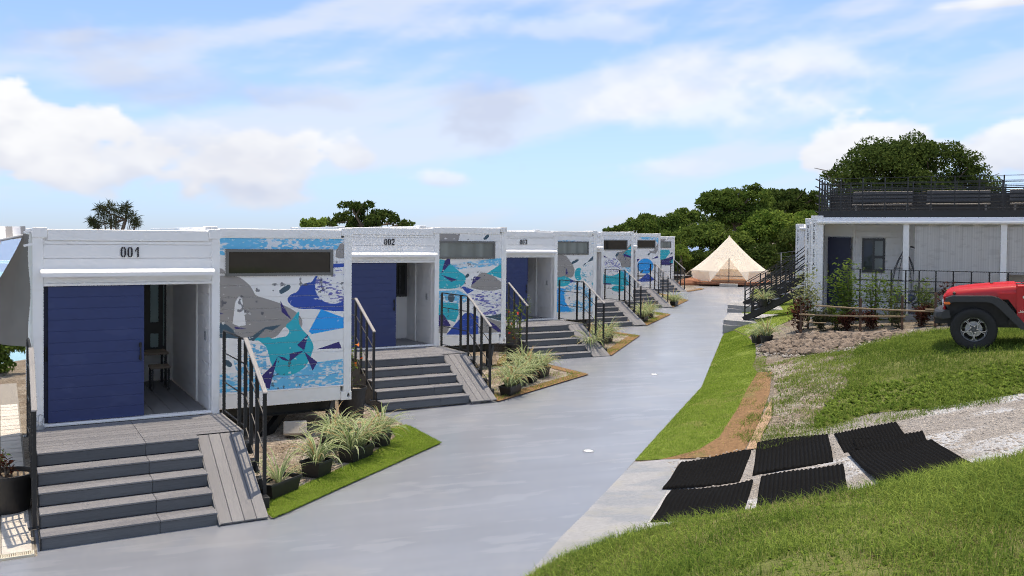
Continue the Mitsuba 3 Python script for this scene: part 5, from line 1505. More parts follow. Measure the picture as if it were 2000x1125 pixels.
# round black pots beside the steps
for (x, y, R, hh, t) in ((-6.22, 11.0, .30, .46, 'large round black pot with a small red leaved plant at the left edge'), (-2.94, 16.45, .27, .56, 'deep round black pot with a yellow flowering vine beside the second steps'), (.12, 23.3, .28, .52, 'deep round black pot with a red flowered bush beside the third steps')):
    nm = numbered('round_pot'); label(nm, t, 'potted plant')
    p, s = round_pot(R, hh); M = npT(0, (x, y, h1(x, y) + .025))
    put(f'{nm}__pot', moved(p, M), 'black_plastic', 40); put(f'{nm}__soil', moved(s, M), 'ground_soil')
    k = 0 if x < -5 else 1 if x < -1 else 2
    st, (lv, uv) = sprig(5, (.30, 1.05, 1.25)[k], (.16, .22, .34)[k], (26, 90, 170)[k], (.085, .075, .085)[k], 60 + k)
    M = npT(0, (x, y, h1(x, y) + hh - .05))
    put(f'{nm}__stems', moved(st, M), 'bark'); put(f'{nm}__leaves', moved(lv, M), ('leaf_red', 'leaf_mid', 'leaf_mid')[k], False, uv)
    if k:
        r = np.random.default_rng(k); c = np.array([lv.vertices[i] for i in r.integers(0, len(lv.vertices), 7)]); d = r.normal(0, 1, (7 * 5, 3)); d /= np.linalg.norm(d, axis=1, keepdims=True)
        fl, u2 = leaf_quads(np.repeat(c, 5, 0), d, .055, r, .8); put(f'{nm}__flowers', moved(fl, M), 'orange_flower' if k == 1 else 'red_flower')
# small pot with green twigs at the left edge
shrub(-6.36, 11.05, .42, .10, 16, .09, 'leaf_bright', 'bright green sprout in the pot at the left edge', 77, z=.42)

# ------------------------------------------------------------------ rubber mats


def mat_mesh(fl, fr, nr, nl, seed):
    r = np.random.default_rng(seed)
    ribs, rows = 19, 26
    nu, nv = ribs * 6, rows * 4
    fl, fr, nr, nl = map(np.array, (fl, fr, nr, nl))
    ph = r.uniform(0, 6, 4)

    def F(s, t):
        p = (fl[None] * ((1 - s) * (1 - t))[:, None] + fr[None] * (s * (1 - t))[:, None] + nr[None] * (s * t)[:, None] + nl[None] * ((1 - s) * t)[:, None])
        rib = np.abs(np.sin(s * ribs * np.pi)) ** 1.5
        knob = .55 + .45 * np.cos(t * rows * 2 * np.pi + np.floor(s * ribs) * np.pi)
        wave = .018 * np.sin(s * 5 + ph[0]) * np.sin(t * 4 + ph[1]) + .016 * np.sin(t * 7 + ph[2] + s * 2) + .03 * np.clip(np.abs(s - .5) * 2 - .75, 0, 1) * np.sin(t * 5 + ph[3])
        edge = np.minimum(np.minimum(s, 1 - s), np.minimum(t, 1 - t))
        top = .022 + .020 * rib * knob + np.maximum(wave, -.012)
        return np.c_[p, h(p[:, 0], p[:, 1]) + np.where(edge < 1e-9, .004 + np.maximum(wave, -.004), top)]
    return grid(F, nu, nv)[0]


_mt = ['black ribbed rubber mat next to the brown fibre strip, at the far left', 'black ribbed rubber mat in the middle of the back row', 'black ribbed rubber mat nearest the camera, partly on the pale concrete', 'black ribbed rubber mat in the middle of the front row', 'black ribbed rubber mat farthest up the drive, half under the next one', 'black ribbed rubber mat wedged between two others on the right', 'large black ribbed rubber mat at the right end of the front row']
for i, ((a, b, c, d), t) in enumerate(zip(MATS, _mt)):
    nm = numbered('rubber_mat'); label(nm, t, 'mat', 'rubber mats laid on the drive')
    m = mat_mesh(a, b, c, d, i)
    if i >= 5: m.vertices[:, 2] += .022 * (i - 4)
    put(nm, m, 'rubber', 50)
# ------------------------------------------------------------------ red off-road car
CAR = label('parked_car', 'red off-road car with black fenders parked on the grass at the right edge', 'car')
CM = npT(math.degrees(math.atan2(-.456, .89)), (9.405, 18.11, 1.36)) @ trimesh.transformations.rotation_matrix(math.radians(-2.0), [0, 1, 0])
cput = lambda name, m, b, sm=False: put(pkey(CAR, name), moved(m, CM), b, sm)


def loft(secs):
    """a closed body through cross-sections, each an (n, 3) ring"""
    n = len(secs[0]); v = np.vstack(secs); f = []
    for k in range(len(secs) - 1):
        for i in range(n):
            j = (i + 1) % n
            f += [[k * n + i, k * n + j, k * n + n + j], [k * n + i, k * n + n + j, k * n + n + i]]
    for i in range(1, n - 1):
        f += [[0, i + 1, i], [(len(secs) - 1) * n, (len(secs) - 1) * n + i, (len(secs) - 1) * n + i + 1]]
    m = trimesh.Trimesh(v, np.array(f), process=False); m.fix_normals()
    return m


def hood_ring(x, w, zb, zt, crown):
    """half width w; flat bottom, upright flank, rounded shoulder, crowned top with a raised centre"""
    p = []
    pts = [(-w, zb), (-w * 1.0, zb + (zt - zb) * .45), (-w * .985, zt - .085), (-w * .95, zt - .035), (-w * .88, zt - .008), (-w * .66, zt + crown * .25), (-w * .50, zt + crown * .35), (-w * .44, zt + crown * .95), (0, zt + crown * 1.15)]
    for y, z in pts: p.append((x, y, z))
    for y, z in pts[-2::-1]: p.append((x, -y, z))
    return np.array(p)


hood = loft([hood_ring(-.50, .63, .985, 1.060, .008), hood_ring(-.47, .655, .985, 1.115, .016), hood_ring(-.40, .67, .985, 1.150, .026), hood_ring(-.25, .685, .985, 1.182, .034), hood_ring(.05, .705, .985, 1.212, .04), hood_ring(.40, .725, .985, 1.238, .044), hood_ring(.74, .74, .985, 1.256, .046)])
cput('hood', hood, 'car_red', 35)
cput('grille', cat(cbx(-.53, -.49, -.62, .62, .66, 1.05, .02), *[cbx(-.545, -.53, -.30 + i * .1 - .03, -.30 + i * .1 + .03, .74, 1.0, .01) for i in range(7)]), 'car_red')
for s in (-1, 1):
    cput('headlight', moved(lathe([(0, .05), (.07, .045), (.095, .03), (.10, 0), (0, 0)], 20), trimesh.transformations.translation_matrix([-.505, s * .40, .89]) @ trimesh.transformations.rotation_matrix(-math.pi / 2, [0, 1, 0])), 'lamp_lens', 40)
    cput('hood_latch', cat(cbx(-.35, -.31, s * .69 - .012, s * .69 + .012, 1.015, 1.13, .006), cbx(-.365, -.295, s * .70 - .014, s * .70 + .014, 1.03, 1.06, .006), cbx(-.36, -.30, s * .70 - .014, s * .70 + .014, 1.085, 1.11, .006)), 'black_plastic')
# front tub side behind the wheel, cowl, doors and rear body
side_ = Polygon([(.74, 1.225), (.74, .60), (.80, .50), (1.78, .50), (1.95, .62), (2.02, .95), (2.95, .95), (3.02, .62), (3.25, .62), (3.25, 1.21), (1.0, 1.24)])
for s in (-1, 1):
    cput('body_side', prism(side_, s * .775 - .03, s * .775 + .03), 'car_red')
cput('cowl', cbx(.745, .98, -.744, .744, 1.0, 1.262, .02), 'car_red')
cput('front_quarter', prism(Polygon([(.42, 1.10), (.42, .985), (.60, .985), (.90, .52), (.739, .52), (.739, 1.10)]), -.768, -.70), 'car_red')
cput('front_quarter', prism(Polygon([(.42, 1.10), (.42, .985), (.60, .985), (.90, .52), (.739, .52), (.739, 1.10)]), .70, .768), 'car_red')
cput('hood_seam', cat(*[bar((.742, s * .742, 1.0), (.742, s * .742, 1.245), .008) for s in (-1, 1)]), 'black_plastic')
for x, n_ in ((1.02, 'door'), ):
    cput('door', prism(Polygon([(1.02, 1.20), (1.02, .60), (1.10, .56), (1.75, .56), (1.86, .70), (1.92, 1.20)]), -.818, -.80), 'car_red')
    cput('door__handle', cbx(1.72, 1.86, -.845, -.80, 1.08, 1.12, .01), 'black_plastic')
cput('rear_body', bx(2.0, 3.24, -.74, .74, .62, 1.2), 'car_red')
cput('floor_pan', cat(bx(-.46, 3.2, -.52, .52, .42, .62), bx(.60, 3.2, -.74, .74, .50, .60)), 'black_plastic')
cput('engine_void_block', bx(-.47, .735, -.56, .56, .60, 1.02), 'black_plastic')  # near-black block stands in for the shade of the hollow bay
fr_ = Polygon([(.98, 1.25), (1.42, 1.80), (3.15, 1.80), (3.25, 1.2), (3.17, 1.2), (3.07, 1.73), (2.30, 1.73), (2.30, 1.2), (2.22, 1.2), (2.22, 1.73), (1.45, 1.73), (1.07, 1.25)])
for s in (-1, 1): cput('window_frame', prism(fr_, s * .70 - .02, s * .70 + .02), 'black_plastic')
cput('roof', cbx(1.41, 3.16, -.72, .72, 1.80, 1.86, .02), 'black_plastic')
cput('windshield', moved(bx(-.003, .003, -.69, .69, 0, .69), np.array(trimesh.transformations.translation_matrix([1.02, 0, 1.26]) @ trimesh.transformations.rotation_matrix(math.radians(38.5), [0, 1, 0]))), 'clear_glass')
cput('window_pane', cat(bx(1.46, 2.22, -.702, -.698, 1.21, 1.73), bx(2.30, 3.1, -.702, -.698, 1.21, 1.73)), 'clear_glass')
cput('wiper', cat(bar((.86, -.50, 1.275), (1.06, .02, 1.34), .016), bar((.86, .12, 1.275), (1.06, .58, 1.34), .016), cbx(.76, .92, -.42, -.08, 1.262, 1.276, .004)), 'black_plastic')
cput('seat', cat(cbx(1.7, 1.85, -.6, -.15, .7, 1.55, .04), cbx(1.7, 1.85, .15, .6, .7, 1.55, .04), cbx(1.25, 1.8, -.6, .6, .6, .78, .04)), 'interior_dark')
cput('windshield_washer', cbx(.30, .36, -.30, -.26, 1.275, 1.295, .005), 'black_plastic')
# fenders: flat topped arches standing out over the wheels
for wx, nm_ in ((0., 'front'), (2.46, 'rear')):
    out = Polygon([(-.52, .90), (-.48, 1.015), (-.36, 1.055), (.32, 1.055), (.44, 1.02), (.56, .92), (.95, .42), (.80, .42), (.44, .82), (.33, .915), (.23, .94), (-.33, .94), (-.41, .915), (-.45, .83)]) if wx == 0 else \
        Polygon([(-.62, .55), (-.42, 1.0), (-.30, 1.05), (.34, 1.05), (.44, 1.0), (.62, .60), (.54, .60), (.38, .92), (.30, .96), (-.26, .96), (-.34, .92), (-.54, .55)])
    for s in (-1, 1):
        a, b = sorted((s * .66, s * .935))
        m = prism(out, a, b); m.apply_translation([wx, 0, 0])
        cput('fender', m, 'flare_plastic', 40)
        inn = prism(Polygon([(-.44, .95), (.44, .95), (.80, .42), (-.46, .60)]), *sorted((s * .50, s * .56))); inn.apply_translation([wx, 0, 0])
        cput('wheel_arch', inn, 'black_plastic')
        if wx == 0: cput('marker_lamp', cbx(-.515, -.40, min(s * .915, s * .945), max(s * .915, s * .945), .885, .945, .015), 'amber')
# wheels
def wheel(x, s):
    key = pkey(CAR, 'wheel')
    W = CM @ trimesh.transformations.translation_matrix([x, s * .80, .405]) @ trimesh.transformations.rotation_matrix(-s * math.pi / 2, [1, 0, 0])
    # local: axle along +z outwards
    prof = [(.238, -.12), (.30, -.128), (.365, -.125), (.395, -.105), (.405, -.07), (.405, .07), (.395, .105), (.365, .122), (.30, .118), (.245, .10), (.238, .085)]
    ty = lathe(prof, 56)
    lug = []
    for i in range(40):
        a = i * 2 * math.pi / 40; o = .03 if i % 2 else -.03
        for z0 in (-.085, .0, .05):
            m = cbx(-.020, .020, -.006, .010, z0 - .028 + o * .3, z0 + .032 + o * .3, .003); m.apply_translation([0, .404, 0]); lug.append(moved(m, trimesh.transformations.rotation_matrix(a + z0, [0, 0, 1])))
    put(key + '__tyre', moved(ty, W), 'tyre', 40); put(key + '__tread', moved(cat(*lug), W), 'tyre')
    labels[key + '__tread'] = {'kind': 'stuff'}
    put(key + '__rim', moved(lathe([(.20, .03), (.222, .095), (.236, .10), (.240, .085), (.238, -.1), (.205, -.1), (.20, .03)], 40), W), 'alloy_dark', 40)
    put(key + '__brake', moved(lathe([(0, -.02), (.15, -.02), (.15, -.04), (0, -.04)], 28), W), 'grey_steel')
    face = shapely.geometry.Point(0, 0).buffer(.225, 24)
    holes, rims = [], []
    for i in range(5):
        a0 = math.radians(90 + i * 72)
        pts = [(.075, 0), (.105, .055), (.175, .088), (.204, .058), (.208, 0), (.204, -.058), (.175, -.088), (.105, -.055)]
        pr = Polygon([(r_ * math.cos(a0) - t_ * math.sin(a0), r_ * math.sin(a0) + t_ * math.cos(a0)) for r_, t_ in pts]).buffer(.008, 3)
        holes.append(pr); rims.append(pr.buffer(.0085, 3).difference(pr))
    for q in holes: face = face.difference(q)
    put(key + '__spokes', moved(prism(face, .035, .075, 'z'), W), 'alloy_dark')
    put(key + '__spoke_edge', moved(cat(*[prism(q, .074, .082, 'z') for q in rims]), W), 'alloy')
    put(key + '__hub_cap', moved(lathe([(0, .10), (.030, .10), (.036, .09), (.036, .07)], 20), W), 'alloy_dark', 40)
    put(key + '__lug_nuts', moved(cat(*[rod((.058 * math.cos(t), .058 * math.sin(t), .07), (.058 * math.cos(t), .058 * math.sin(t), .095), .010, 6) for t in np.linspace(0, 2 * math.pi, 6)[:-1]]), W), 'chrome')
for x in (0., 2.46):
    for s in (-1, 1): wheel(x, s)
# front bumper: black beam with winged ends
bm = loft([np.array([(x0, y, zz) for x0, zz in ((-.80 + c, .60), (-.82 + c, .66), (-.80 + c, .735), (-.74 + c, .775), (-.52 + c * .4, .775), (-.50 + c * .4, .62))]) for y, c in ((-.84, .25), (-.74, .16), (-.45, .10), (.45, .10), (.74, .16), (.84, .25))])
cput('bumper', bm, 'flare_plastic', 30)
cput('bumper__skid', cat(bx(-.70, -.30, -.45, .45, .48, .60), bx(-.50, -.46, -.5, .5, .55, .66)), 'black_plastic')
cput('side_step', cat(pipe([(.90, -.80, .42), (2.0, -.80, .42)], .042, 10), bx(.88, 2.0, -.83, -.70, .445, .46)), 'flare_plastic', 40)
cput('rear_bumper', cbx(3.26, 3.42, -.8, .8, .58, .74, .02), 'flare_plastic')
bd = meshkit.text_mesh('Jeep', .055, .004, True); v_ = np.array(bd.vertices)
cput('badge', trimesh.Trimesh(np.c_[v_[:, 0] + .765, -.807 - v_[:, 2], v_[:, 1] + .73], bd.faces, process=False), 'chrome')
cput('badge', moved(lathe([(0, .012), (.028, .012), (.032, .004), (.032, 0)], 16), trimesh.transformations.translation_matrix([.87, -.806, 1.03]) @ trimesh.transformations.rotation_matrix(math.pi / 2, [1, 0, 0])), 'alloy', 40)

# ------------------------------------------------------------------ bell tent on its platform
TC = np.array([15.95, 65.6]); tz = h1(*TC)
PZ = tz + .32
TM = npT(math.degrees(math.atan2(TC[1], TC[0])) + 90, (TC[0], TC[1], 0))     # local -y... x to the side, y towards the camera is +y
nm = label('bell_tent', 'cream bell tent with open doorway at the end of the path', 'tent')
R_, EV, AP = 2.72, PZ + .78, PZ + 3.20
def cone(a, t):
    """a: bearing, 0 towards the camera; t: 0 at the apex, 1 at the eave; the canvas sags between its seams"""
    r = R_ * (.015 + .985 * t); z = AP - (AP - EV) * (t - .055 * np.sin(math.pi * t) * -1)
    sag = 1 - .018 * np.abs(np.sin(a * 7)) * t
    return np.c_[np.sin(a) * r * sag, np.cos(a) * r * sag, z - .04 * np.abs(np.sin(a * 7)) * t]
m, uv = grid(lambda s, t: cone(math.radians(31) + s * math.radians(298), t), 84, 10)
put(f'{nm}__roof', moved(m, TM), 'canvas', True)
m, uv = grid(lambda s, t: cone(math.radians(-31) + s * math.radians(62), t * .60), 16, 6)
put(f'{nm}__front_panel', moved(m, TM), 'canvas', True)
m, uv = grid(lambda s, t: np.c_[np.sin(math.radians(31) + s * math.radians(298)) * (R_ * .985 - .10 * t), np.cos(math.radians(31) + s * math.radians(298)) * (R_ * .985 - .10 * t), EV - .05 + (PZ - EV + .06) * t], 84, 2)
put(f'{nm}__wall', moved(m, TM), 'canvas', True)
m, uv = grid(lambda s, t: np.c_[np.sin(math.radians(31) + s * math.radians(298)) * (R_ * 1.0), np.cos(math.radians(31) + s * math.radians(298)) * (R_ * 1.0), EV - .01 - .13 * t], 84, 1)
put(f'{nm}__valance', moved(m, TM), 'canvas', True)
# door porch: ridge from the cone out to the top of the A frame, flaps to the eaves
rb = .60; B_ = cone(np.array([0.]), np.array([rb]))[0]
A_ = np.array([0, R_ + .22, PZ + 1.72]); dl, drr = np.array([-1.28, R_ + .10, PZ]), np.array([1.28, R_ + .10, PZ])
el, er = cone(np.array([math.radians(-31)]), np.array([1.]))[0], cone(np.array([math.radians(31)]), np.array([1.]))[0]
cl, cr_ = cone(np.array([math.radians(-31)]), np.array([rb]))[0], cone(np.array([math.radians(31)]), np.array([rb]))[0]
tri = lambda *t: trimesh.Trimesh(np.array([p for q in t for p in q]), np.arange(3 * len(t)).reshape(-1, 3), process=False)
ml, mr = (A_ * .42 + dl * .58) , (A_ * .42 + drr * .58)
put(f'{nm}__porch_left', moved(tri((B_, A_, ml), (B_, ml, cl), (cl, ml, el)), TM), 'canvas')
put(f'{nm}__porch_right', moved(tri((B_, mr, A_), (B_, cr_, mr), (cr_, er, mr)), TM), 'canvas')
put(f'{nm}__porch_wall', moved(tri((el, ml, dl), (el, dl, np.array([el[0] * .96, el[1] * .96, PZ]))), TM), 'canvas')
put(f'{nm}__porch_wall_001', moved(tri((er, drr, mr), (er, np.array([er[0] * .96, er[1] * .96, PZ]), drr)), TM), 'canvas')
put(f'{nm}__groundsheet', moved(cat(bx(-1.25, 1.25, R_ - .06, R_ + .04, PZ, PZ + .14), trimesh.Trimesh([[math.sin(t) * 2.55, math.cos(t) * 2.55, PZ + .004] for t in np.linspace(0, 2 * math.pi, 25)[:-1]], [[0, i + 1, i] for i in range(1, 23)], process=False)), TM), 'groundsheet')
put(f'{nm}__door_pole', moved(rod((0, R_ + .16, PZ), (0, R_ + .18, PZ + 1.70), .028, 8), TM), 'dark_steel')
put(f'{nm}__door_zip', moved(bar((-.92, R_ + .07, PZ + .42), (.92, R_ + .07, PZ + .42), .03, .05), TM), 'dark_steel')
put(f'{nm}__centre_pole', moved(rod((0, 0, PZ), (0, 0, AP + .04), .03, 8), TM), 'grey_steel')
put(f'{nm}__apex_cap', moved(lathe([(.0, .10), (.05, .06), (.09, -.06)], 14), TM @ trimesh.transformations.translation_matrix([0, 0, AP])), 'canvas', 40)
gl = []
for i in range(14):
    a = math.radians(40 + i * 21.5)
    if math.cos(a) > .2: continue
    gl.append(rod((math.sin(a) * R_, math.cos(a) * R_, EV), (math.sin(a) * 3.9, math.cos(a) * 3.9, tz), .008, 5))
put(f'{nm}__guy_lines', moved(cat(*gl), TM), 'canvas')
nm = label('tent_platform', 'low red brown board platform under the cream bell tent', 'platform')
for i in range(22):
    x = -3.08 + i * .28; yy = math.sqrt(max(3.25 ** 2 - (x + .14) ** 2, .3))
    put(pkey(nm, 'plank'), moved(cbx(x, x + .272, -yy, min(yy, 3.02), PZ - .05, PZ - .012), TM), 'red_earth')
put(f'{nm}__rim', moved(bar((-2.2, 3.03, PZ - .12), (2.2, 3.03, PZ - .12), .04, .12), TM), 'red_earth')
for x in (-2.0, -.7, .7, 2.0):
    for y in (-2.2, 0, 2.6): put(pkey(nm, 'leg'), moved(bx(x - .06, x + .06, y - .06, y + .06, tz - .1, PZ - .055), TM), 'black_plastic')
nm = label('tent_step', 'white box step in front of the bell tent', 'step')
put(nm, moved(cbx(-.62, .62, 3.1, 3.5, tz, tz + .22, .01), TM), 'footing')
# low deck, red earth heap and kerb stones left of the tent
nm = label('low_deck', 'low grey deck on dark posts left of the tent', 'deck')
DM = npT(10, (12.4, 67.5, 0)); dz = h1(12.4, 67.5)
for i in range(12): put(pkey(nm, 'plank'), moved(cbx(-2.4, 1.2, i * .2, i * .2 + .19, dz + .52, dz + .56), DM), 'deck_light')
put(f'{nm}__skirt', moved(cat(bx(-2.4, 1.2, -.02, -.002, dz + .36, dz + .52), *[bx(x, x + .12, .0, .12, dz - .2, dz + .36) for x in (-2.3, -.6, 1.0)]), DM), 'black_steel')
m = trimesh.creation.icosphere(subdivisions=3); vv = np.array(m.vertices); vv *= (1 + .35 * (meshkit.fbm(vv * 2.3, 3) - .5))[:, None]
label('earth_heap', 'heap of red earth left of the tent', 'earth heap'); put('earth_heap', trimesh.Trimesh(vv * [.9, .6, .42] + [12.95, 64.6, h1(12.95, 64.6) + .08], m.faces, process=False), 'red_earth', True)

# ------------------------------------------------------------------ far fence, brush and stone pillars behind the tent
nm = label('wire_fence', 'thin grey wire fence with posts along the edge of the grove behind the tent', 'fence')
fpts = [(9.0, 72.0), (13.2, 74.5), (16.8, 75.5), (20.5, 75), (23.5, 71), (25.5, 66)]
for (a, b) in zip(fpts[:-1], fpts[1:]):
    for t in (0, .5):
        x, y = a[0] + (b[0] - a[0]) * t, a[1] + (b[1] - a[1]) * t
        put(pkey(nm, 'post'), rod((x, y, h1(x, y) - .1), (x, y, h1(x, y) + 1.9), .05, 8), 'grey_steel')
    for d in (.35, .75, 1.15, 1.5, 1.85): put(pkey(nm, 'wire'), bar((*a, h1(*a) + d), (*b, h1(*b) + d), .02), 'grey_steel')
for i, (x, y, w, hh, t) in enumerate([(11.3, 73.2, 1.7, 1.9, 'brown stone pillar behind the last cabin'), (14.1, 76.5, 1.2, 2.1, 'brown stone pillar left of the tent behind the fence')]):
    nm = numbered('stone_pillar'); label(nm, t, 'pillar')
    rr = np.random.default_rng(50 + i); z = h1(x, y)
    for r in range(7):
        for c in range(4):
            x0 = x - w / 2 + c * w / 4 + (.1 if r % 2 else 0)
            put(pkey(nm, 'stone'), cbx(x0, x0 + w / 4 - .02, y + rr.uniform(-.06, .06), y + .8, z + r * hh / 7, z + (r + 1) * hh / 7 - .02, .05), 'clod')

# ------------------------------------------------------------------ trees


def crown(lobes, n, size, seed, clump=.42, per=26, flat=.75, wide=.5):
    """each lobe carries smaller puffs on its shell, and each puff its leaves on its own upper shell; gaps between the puffs stay open"""
    r = np.random.default_rng(seed)
    C, D, N = [], [], []
    wts = np.array([l[3] * l[4] for l in lobes]); wts = wts / wts.sum()
    for (x, y, z, rx, rz), w in zip(lobes, wts):
        k = max(7, int(15 * min(1.6, rx / 1.1)))
        d = r.normal(0, 1, (k, 3)); d[:, 2] = np.abs(d[:, 2]) * .95 - .42; d /= np.linalg.norm(d, axis=1, keepdims=True)
        pc = np.array([x, y, z]) + d * r.uniform(.55, .88, (k, 1)) * [rx, rx, rz]
        pr = min(rx, rz * 1.3) * r.uniform(.24, .42, k)
        m = max(12, int(n * w / k))
        e = r.normal(0, 1, (k, m, 3)); e[..., 2] = np.abs(e[..., 2]) * 1.1 - .35; e /= np.linalg.norm(e, axis=2, keepdims=True)
        c = pc[:, None] + e * (pr[:, None] * r.uniform(.72, 1.12, (k, m)))[..., None] * [1, 1, .72] + r.normal(0, .04 * clump, (k, m, 3))
        t = np.cross(e, r.normal(0, 1, (k, m, 3))) + e * .35
        C.append(c.reshape(-1, 3)); D.append(t.reshape(-1, 3)); N.append((e + r.normal(0, .45, e.shape) + [0, 0, .25]).reshape(-1, 3))
    C, D, N = np.vstack(C), np.vstack(D), np.vstack(N); D /= np.linalg.norm(D, axis=1, keepdims=True)
    return leaf_quads(C, D, size, r, wide, .25, N)


def needles(lobes, n, size, seed, wide=.07):
    """feathery sprays of thin needles"""
    r = np.random.default_rng(seed); C, D = [], []
    for (x, y, z, rx, rz) in lobes:
        k = n // len(lobes)
        d = r.normal(0, 1, (k, 3)); d /= np.linalg.norm(d, axis=1, keepdims=True)
        C.append(np.array([x, y, z]) + d * r.uniform(.2, 1.0, (k, 1)) * [rx, rx, rz]); D.append(d * .25 + r.normal(0, .55, (k, 3)) + [0, 0, .12])
    C, D = np.vstack(C), np.vstack(D); D /= np.linalg.norm(D, axis=1, keepdims=True)
    return leaf_quads(C, D, size, r, wide)


def limbs(base, top, lobes, r0, seed):
    r = np.random.default_rng(seed); out = []
    b, t = np.array(base, float), np.array(top, float)
    P = np.array([b + (t - b) * k + [r.normal(0, .12) * k, r.normal(0, .12) * k, 0] for k in np.linspace(0, 1, 6)])
    out.append(pipe(P, np.linspace(r0, r0 * .55, 6), 9))
    for (x, y, z, rx, rz) in lobes:
        s = P[r.integers(3, 6)]; e = np.array([x, y, z + rz * .25]); mid = (s + e) / 2 + [0, 0, -.12 * np.linalg.norm(e - s)]
        Q = [s + (mid - s) * 2 * k * (1 - k) * 2 * 0 + (1 - k) ** 2 * 0 + ((1 - k) ** 2 * s + 2 * k * (1 - k) * mid + k * k * e) - s for k in np.linspace(0, 1, 6)]
        out.append(pipe(Q, np.linspace(r0 * .42, r0 * .10, 6), 6))
        for j in range(3):
            e2 = e + r.normal(0, 1, 3) * [rx * .6, rx * .6, rz * .45]
            out.append(pipe([Q[3], (Q[3] + e2) / 2 + [0, 0, .05 * rx], e2], [r0 * .18, r0 * .1, r0 * .04], 5))
    return cat(*out)


def tree(x, y, lobes, n, size, leaf, text, seed, r0=.25, group=None, name='tree', **kw):
    nm = numbered(name); label(nm, text, 'tree', group)
    z = h1(x, y)
    zt = np.mean([l[2] - l[4] * .5 for l in lobes])
    put(f'{nm}__trunk', limbs((x, y, z - .3), (x, y, max(zt, z + .8)), lobes, r0, seed), 'bark', 40)
    m, uv = needles(lobes, n, size, seed, kw['wide']) if kw.get('wide', 1) < .2 else crown(lobes, n, size, seed, **kw)
    put(f'{nm}__crown', m, leaf, False, uv)


# TREES
tree(22.9, 52, [(20.87, 51.22, 7.54, 2.15, 1.72), (22.96, 51.84, 7.95, 2.09, 1.67), (25.05, 52.47, 7.58, 2.09, 1.67), (19.44, 51.38, 7.08, 1.43, 1.14), (26.69, 52.0, 6.91, 1.43, 1.14), (27.79, 52.62, 6.33, 0.95, 0.76), (18.13, 51.53, 7.19, 0.39, 0.31), (21.77, 52.16, 8.48, 1.34, 1.07), (23.7, 52.78, 8.61, 1.25, 1.0), (22.06, 51.69, 6.36, 2.39, 1.91), (25.34, 52.31, 6.1, 2.09, 1.67), (19.68, 51.22, 6.04, 1.64, 1.31), (22.96, 51.84, 6.07, 2.39, 1.91)], 42000, 0.2, 'leaf_dark', 'broad dark spreading tree behind the roof terrace', 200, 0.45, name='tree', clump=0.42, per=40)
tree(35.6, 62, [(35.02, 61.07, 6.3, 1.0, 0.8), (36.62, 61.81, 6.49, 1.42, 1.14), (34.66, 62.56, 5.76, 0.89, 0.71)], 6000, 0.26, 'leaf_mid', 'green tree at the right edge behind the roof terrace', 201, 0.3, name='tree', clump=0.55, per=40)
tree(21.0, 84, [(18.21, 82.74, 7.07, 1.16, 0.92), (19.36, 83.75, 6.41, 1.83, 1.46), (20.71, 84.76, 7.19, 1.54, 1.23), (22.44, 82.99, 7.79, 1.25, 1.0), (21.19, 84.0, 5.46, 2.17, 1.73), (23.22, 85.01, 6.25, 1.83, 1.46)], 16000, 0.33, 'leaf_mid', 'tall round headed tree rising highest above the tent', 202, 0.4, name='tree', clump=0.69, per=40)
tree(29.0, 92, [(26.9, 90.62, 7.06, 1.85, 1.48), (27.43, 91.72, 8.02, 0.79, 0.63), (29.33, 92.83, 8.03, 1.06, 0.84), (30.49, 90.9, 7.62, 1.06, 0.84), (28.75, 92.0, 6.24, 2.11, 1.69), (31.23, 93.1, 6.58, 1.85, 1.48)], 15000, 0.34, 'leaf_dark', 'dark tree between the tallest tree and the roof terrace', 203, 0.4, name='tree', clump=0.71, per=40)
tree(23.9, 80, [(22.94, 78.8, 4.52, 2.06, 1.65), (24.77, 79.76, 4.17, 2.06, 1.65), (26.38, 80.72, 4.78, 1.83, 1.47), (21.56, 79.04, 3.59, 1.83, 1.47)], 13000, 0.31, 'leaf_bright', 'light green tree left of the hall', 204, 0.3, name='tree', clump=0.65, per=40)
tree(15.2, 83, [(14.75, 81.75, 5.09, 1.24, 0.99), (16.18, 82.75, 5.29, 1.33, 1.07), (13.71, 83.75, 4.7, 1.05, 0.84), (15.71, 82.0, 3.96, 1.9, 1.52)], 11000, 0.31, 'leaf_mid', 'green tree left of the tallest tree', 205, 0.3, name='tree', clump=0.65, per=40)
tree(12.2, 88, [(11.86, 86.68, 4.55, 1.11, 0.89), (13.22, 87.74, 4.96, 1.21, 0.97), (10.75, 88.79, 4.23, 0.81, 0.65), (13.62, 86.94, 3.96, 1.51, 1.21), (9.59, 88.0, 4.02, 0.66, 0.52)], 11000, 0.32, 'leaf_mid', 'low tree at the left end of the grove', 206, 0.3, name='tree', clump=0.67, per=40)
tree(16.6, 77, [(17.66, 75.84, 3.42, 1.99, 1.59), (15.89, 76.77, 3.32, 1.77, 1.41), (19.07, 77.69, 2.91, 1.77, 1.41), (13.25, 76.08, 2.94, 1.55, 1.24)], 12000, 0.29, 'leaf_mid', 'green tree directly behind the top of the tent', 207, 0.3, name='tree', clump=0.61, per=40)
tree(14.6, 74, [(15.06, 72.89, 1.62, 1.7, 1.36), (13.66, 73.78, 1.61, 1.27, 1.02), (16.97, 74.67, 1.51, 1.49, 1.19), (12.31, 73.11, 1.25, 1.49, 1.19)], 11000, 0.27, 'leaf_dark', 'dark tree behind the left side of the tent', 208, 0.3, name='tree', clump=0.57, per=40)
tree(23.3, 76, [(20.92, 74.86, 1.71, 1.96, 1.57), (23.1, 75.77, 1.52, 1.96, 1.57), (24.93, 76.68, 1.97, 1.96, 1.57), (24.4, 75.09, 3.49, 1.74, 1.39)], 13000, 0.29, 'leaf_dark', 'dark tree behind the right side of the tent', 209, 0.3, name='tree', clump=0.61, per=40)
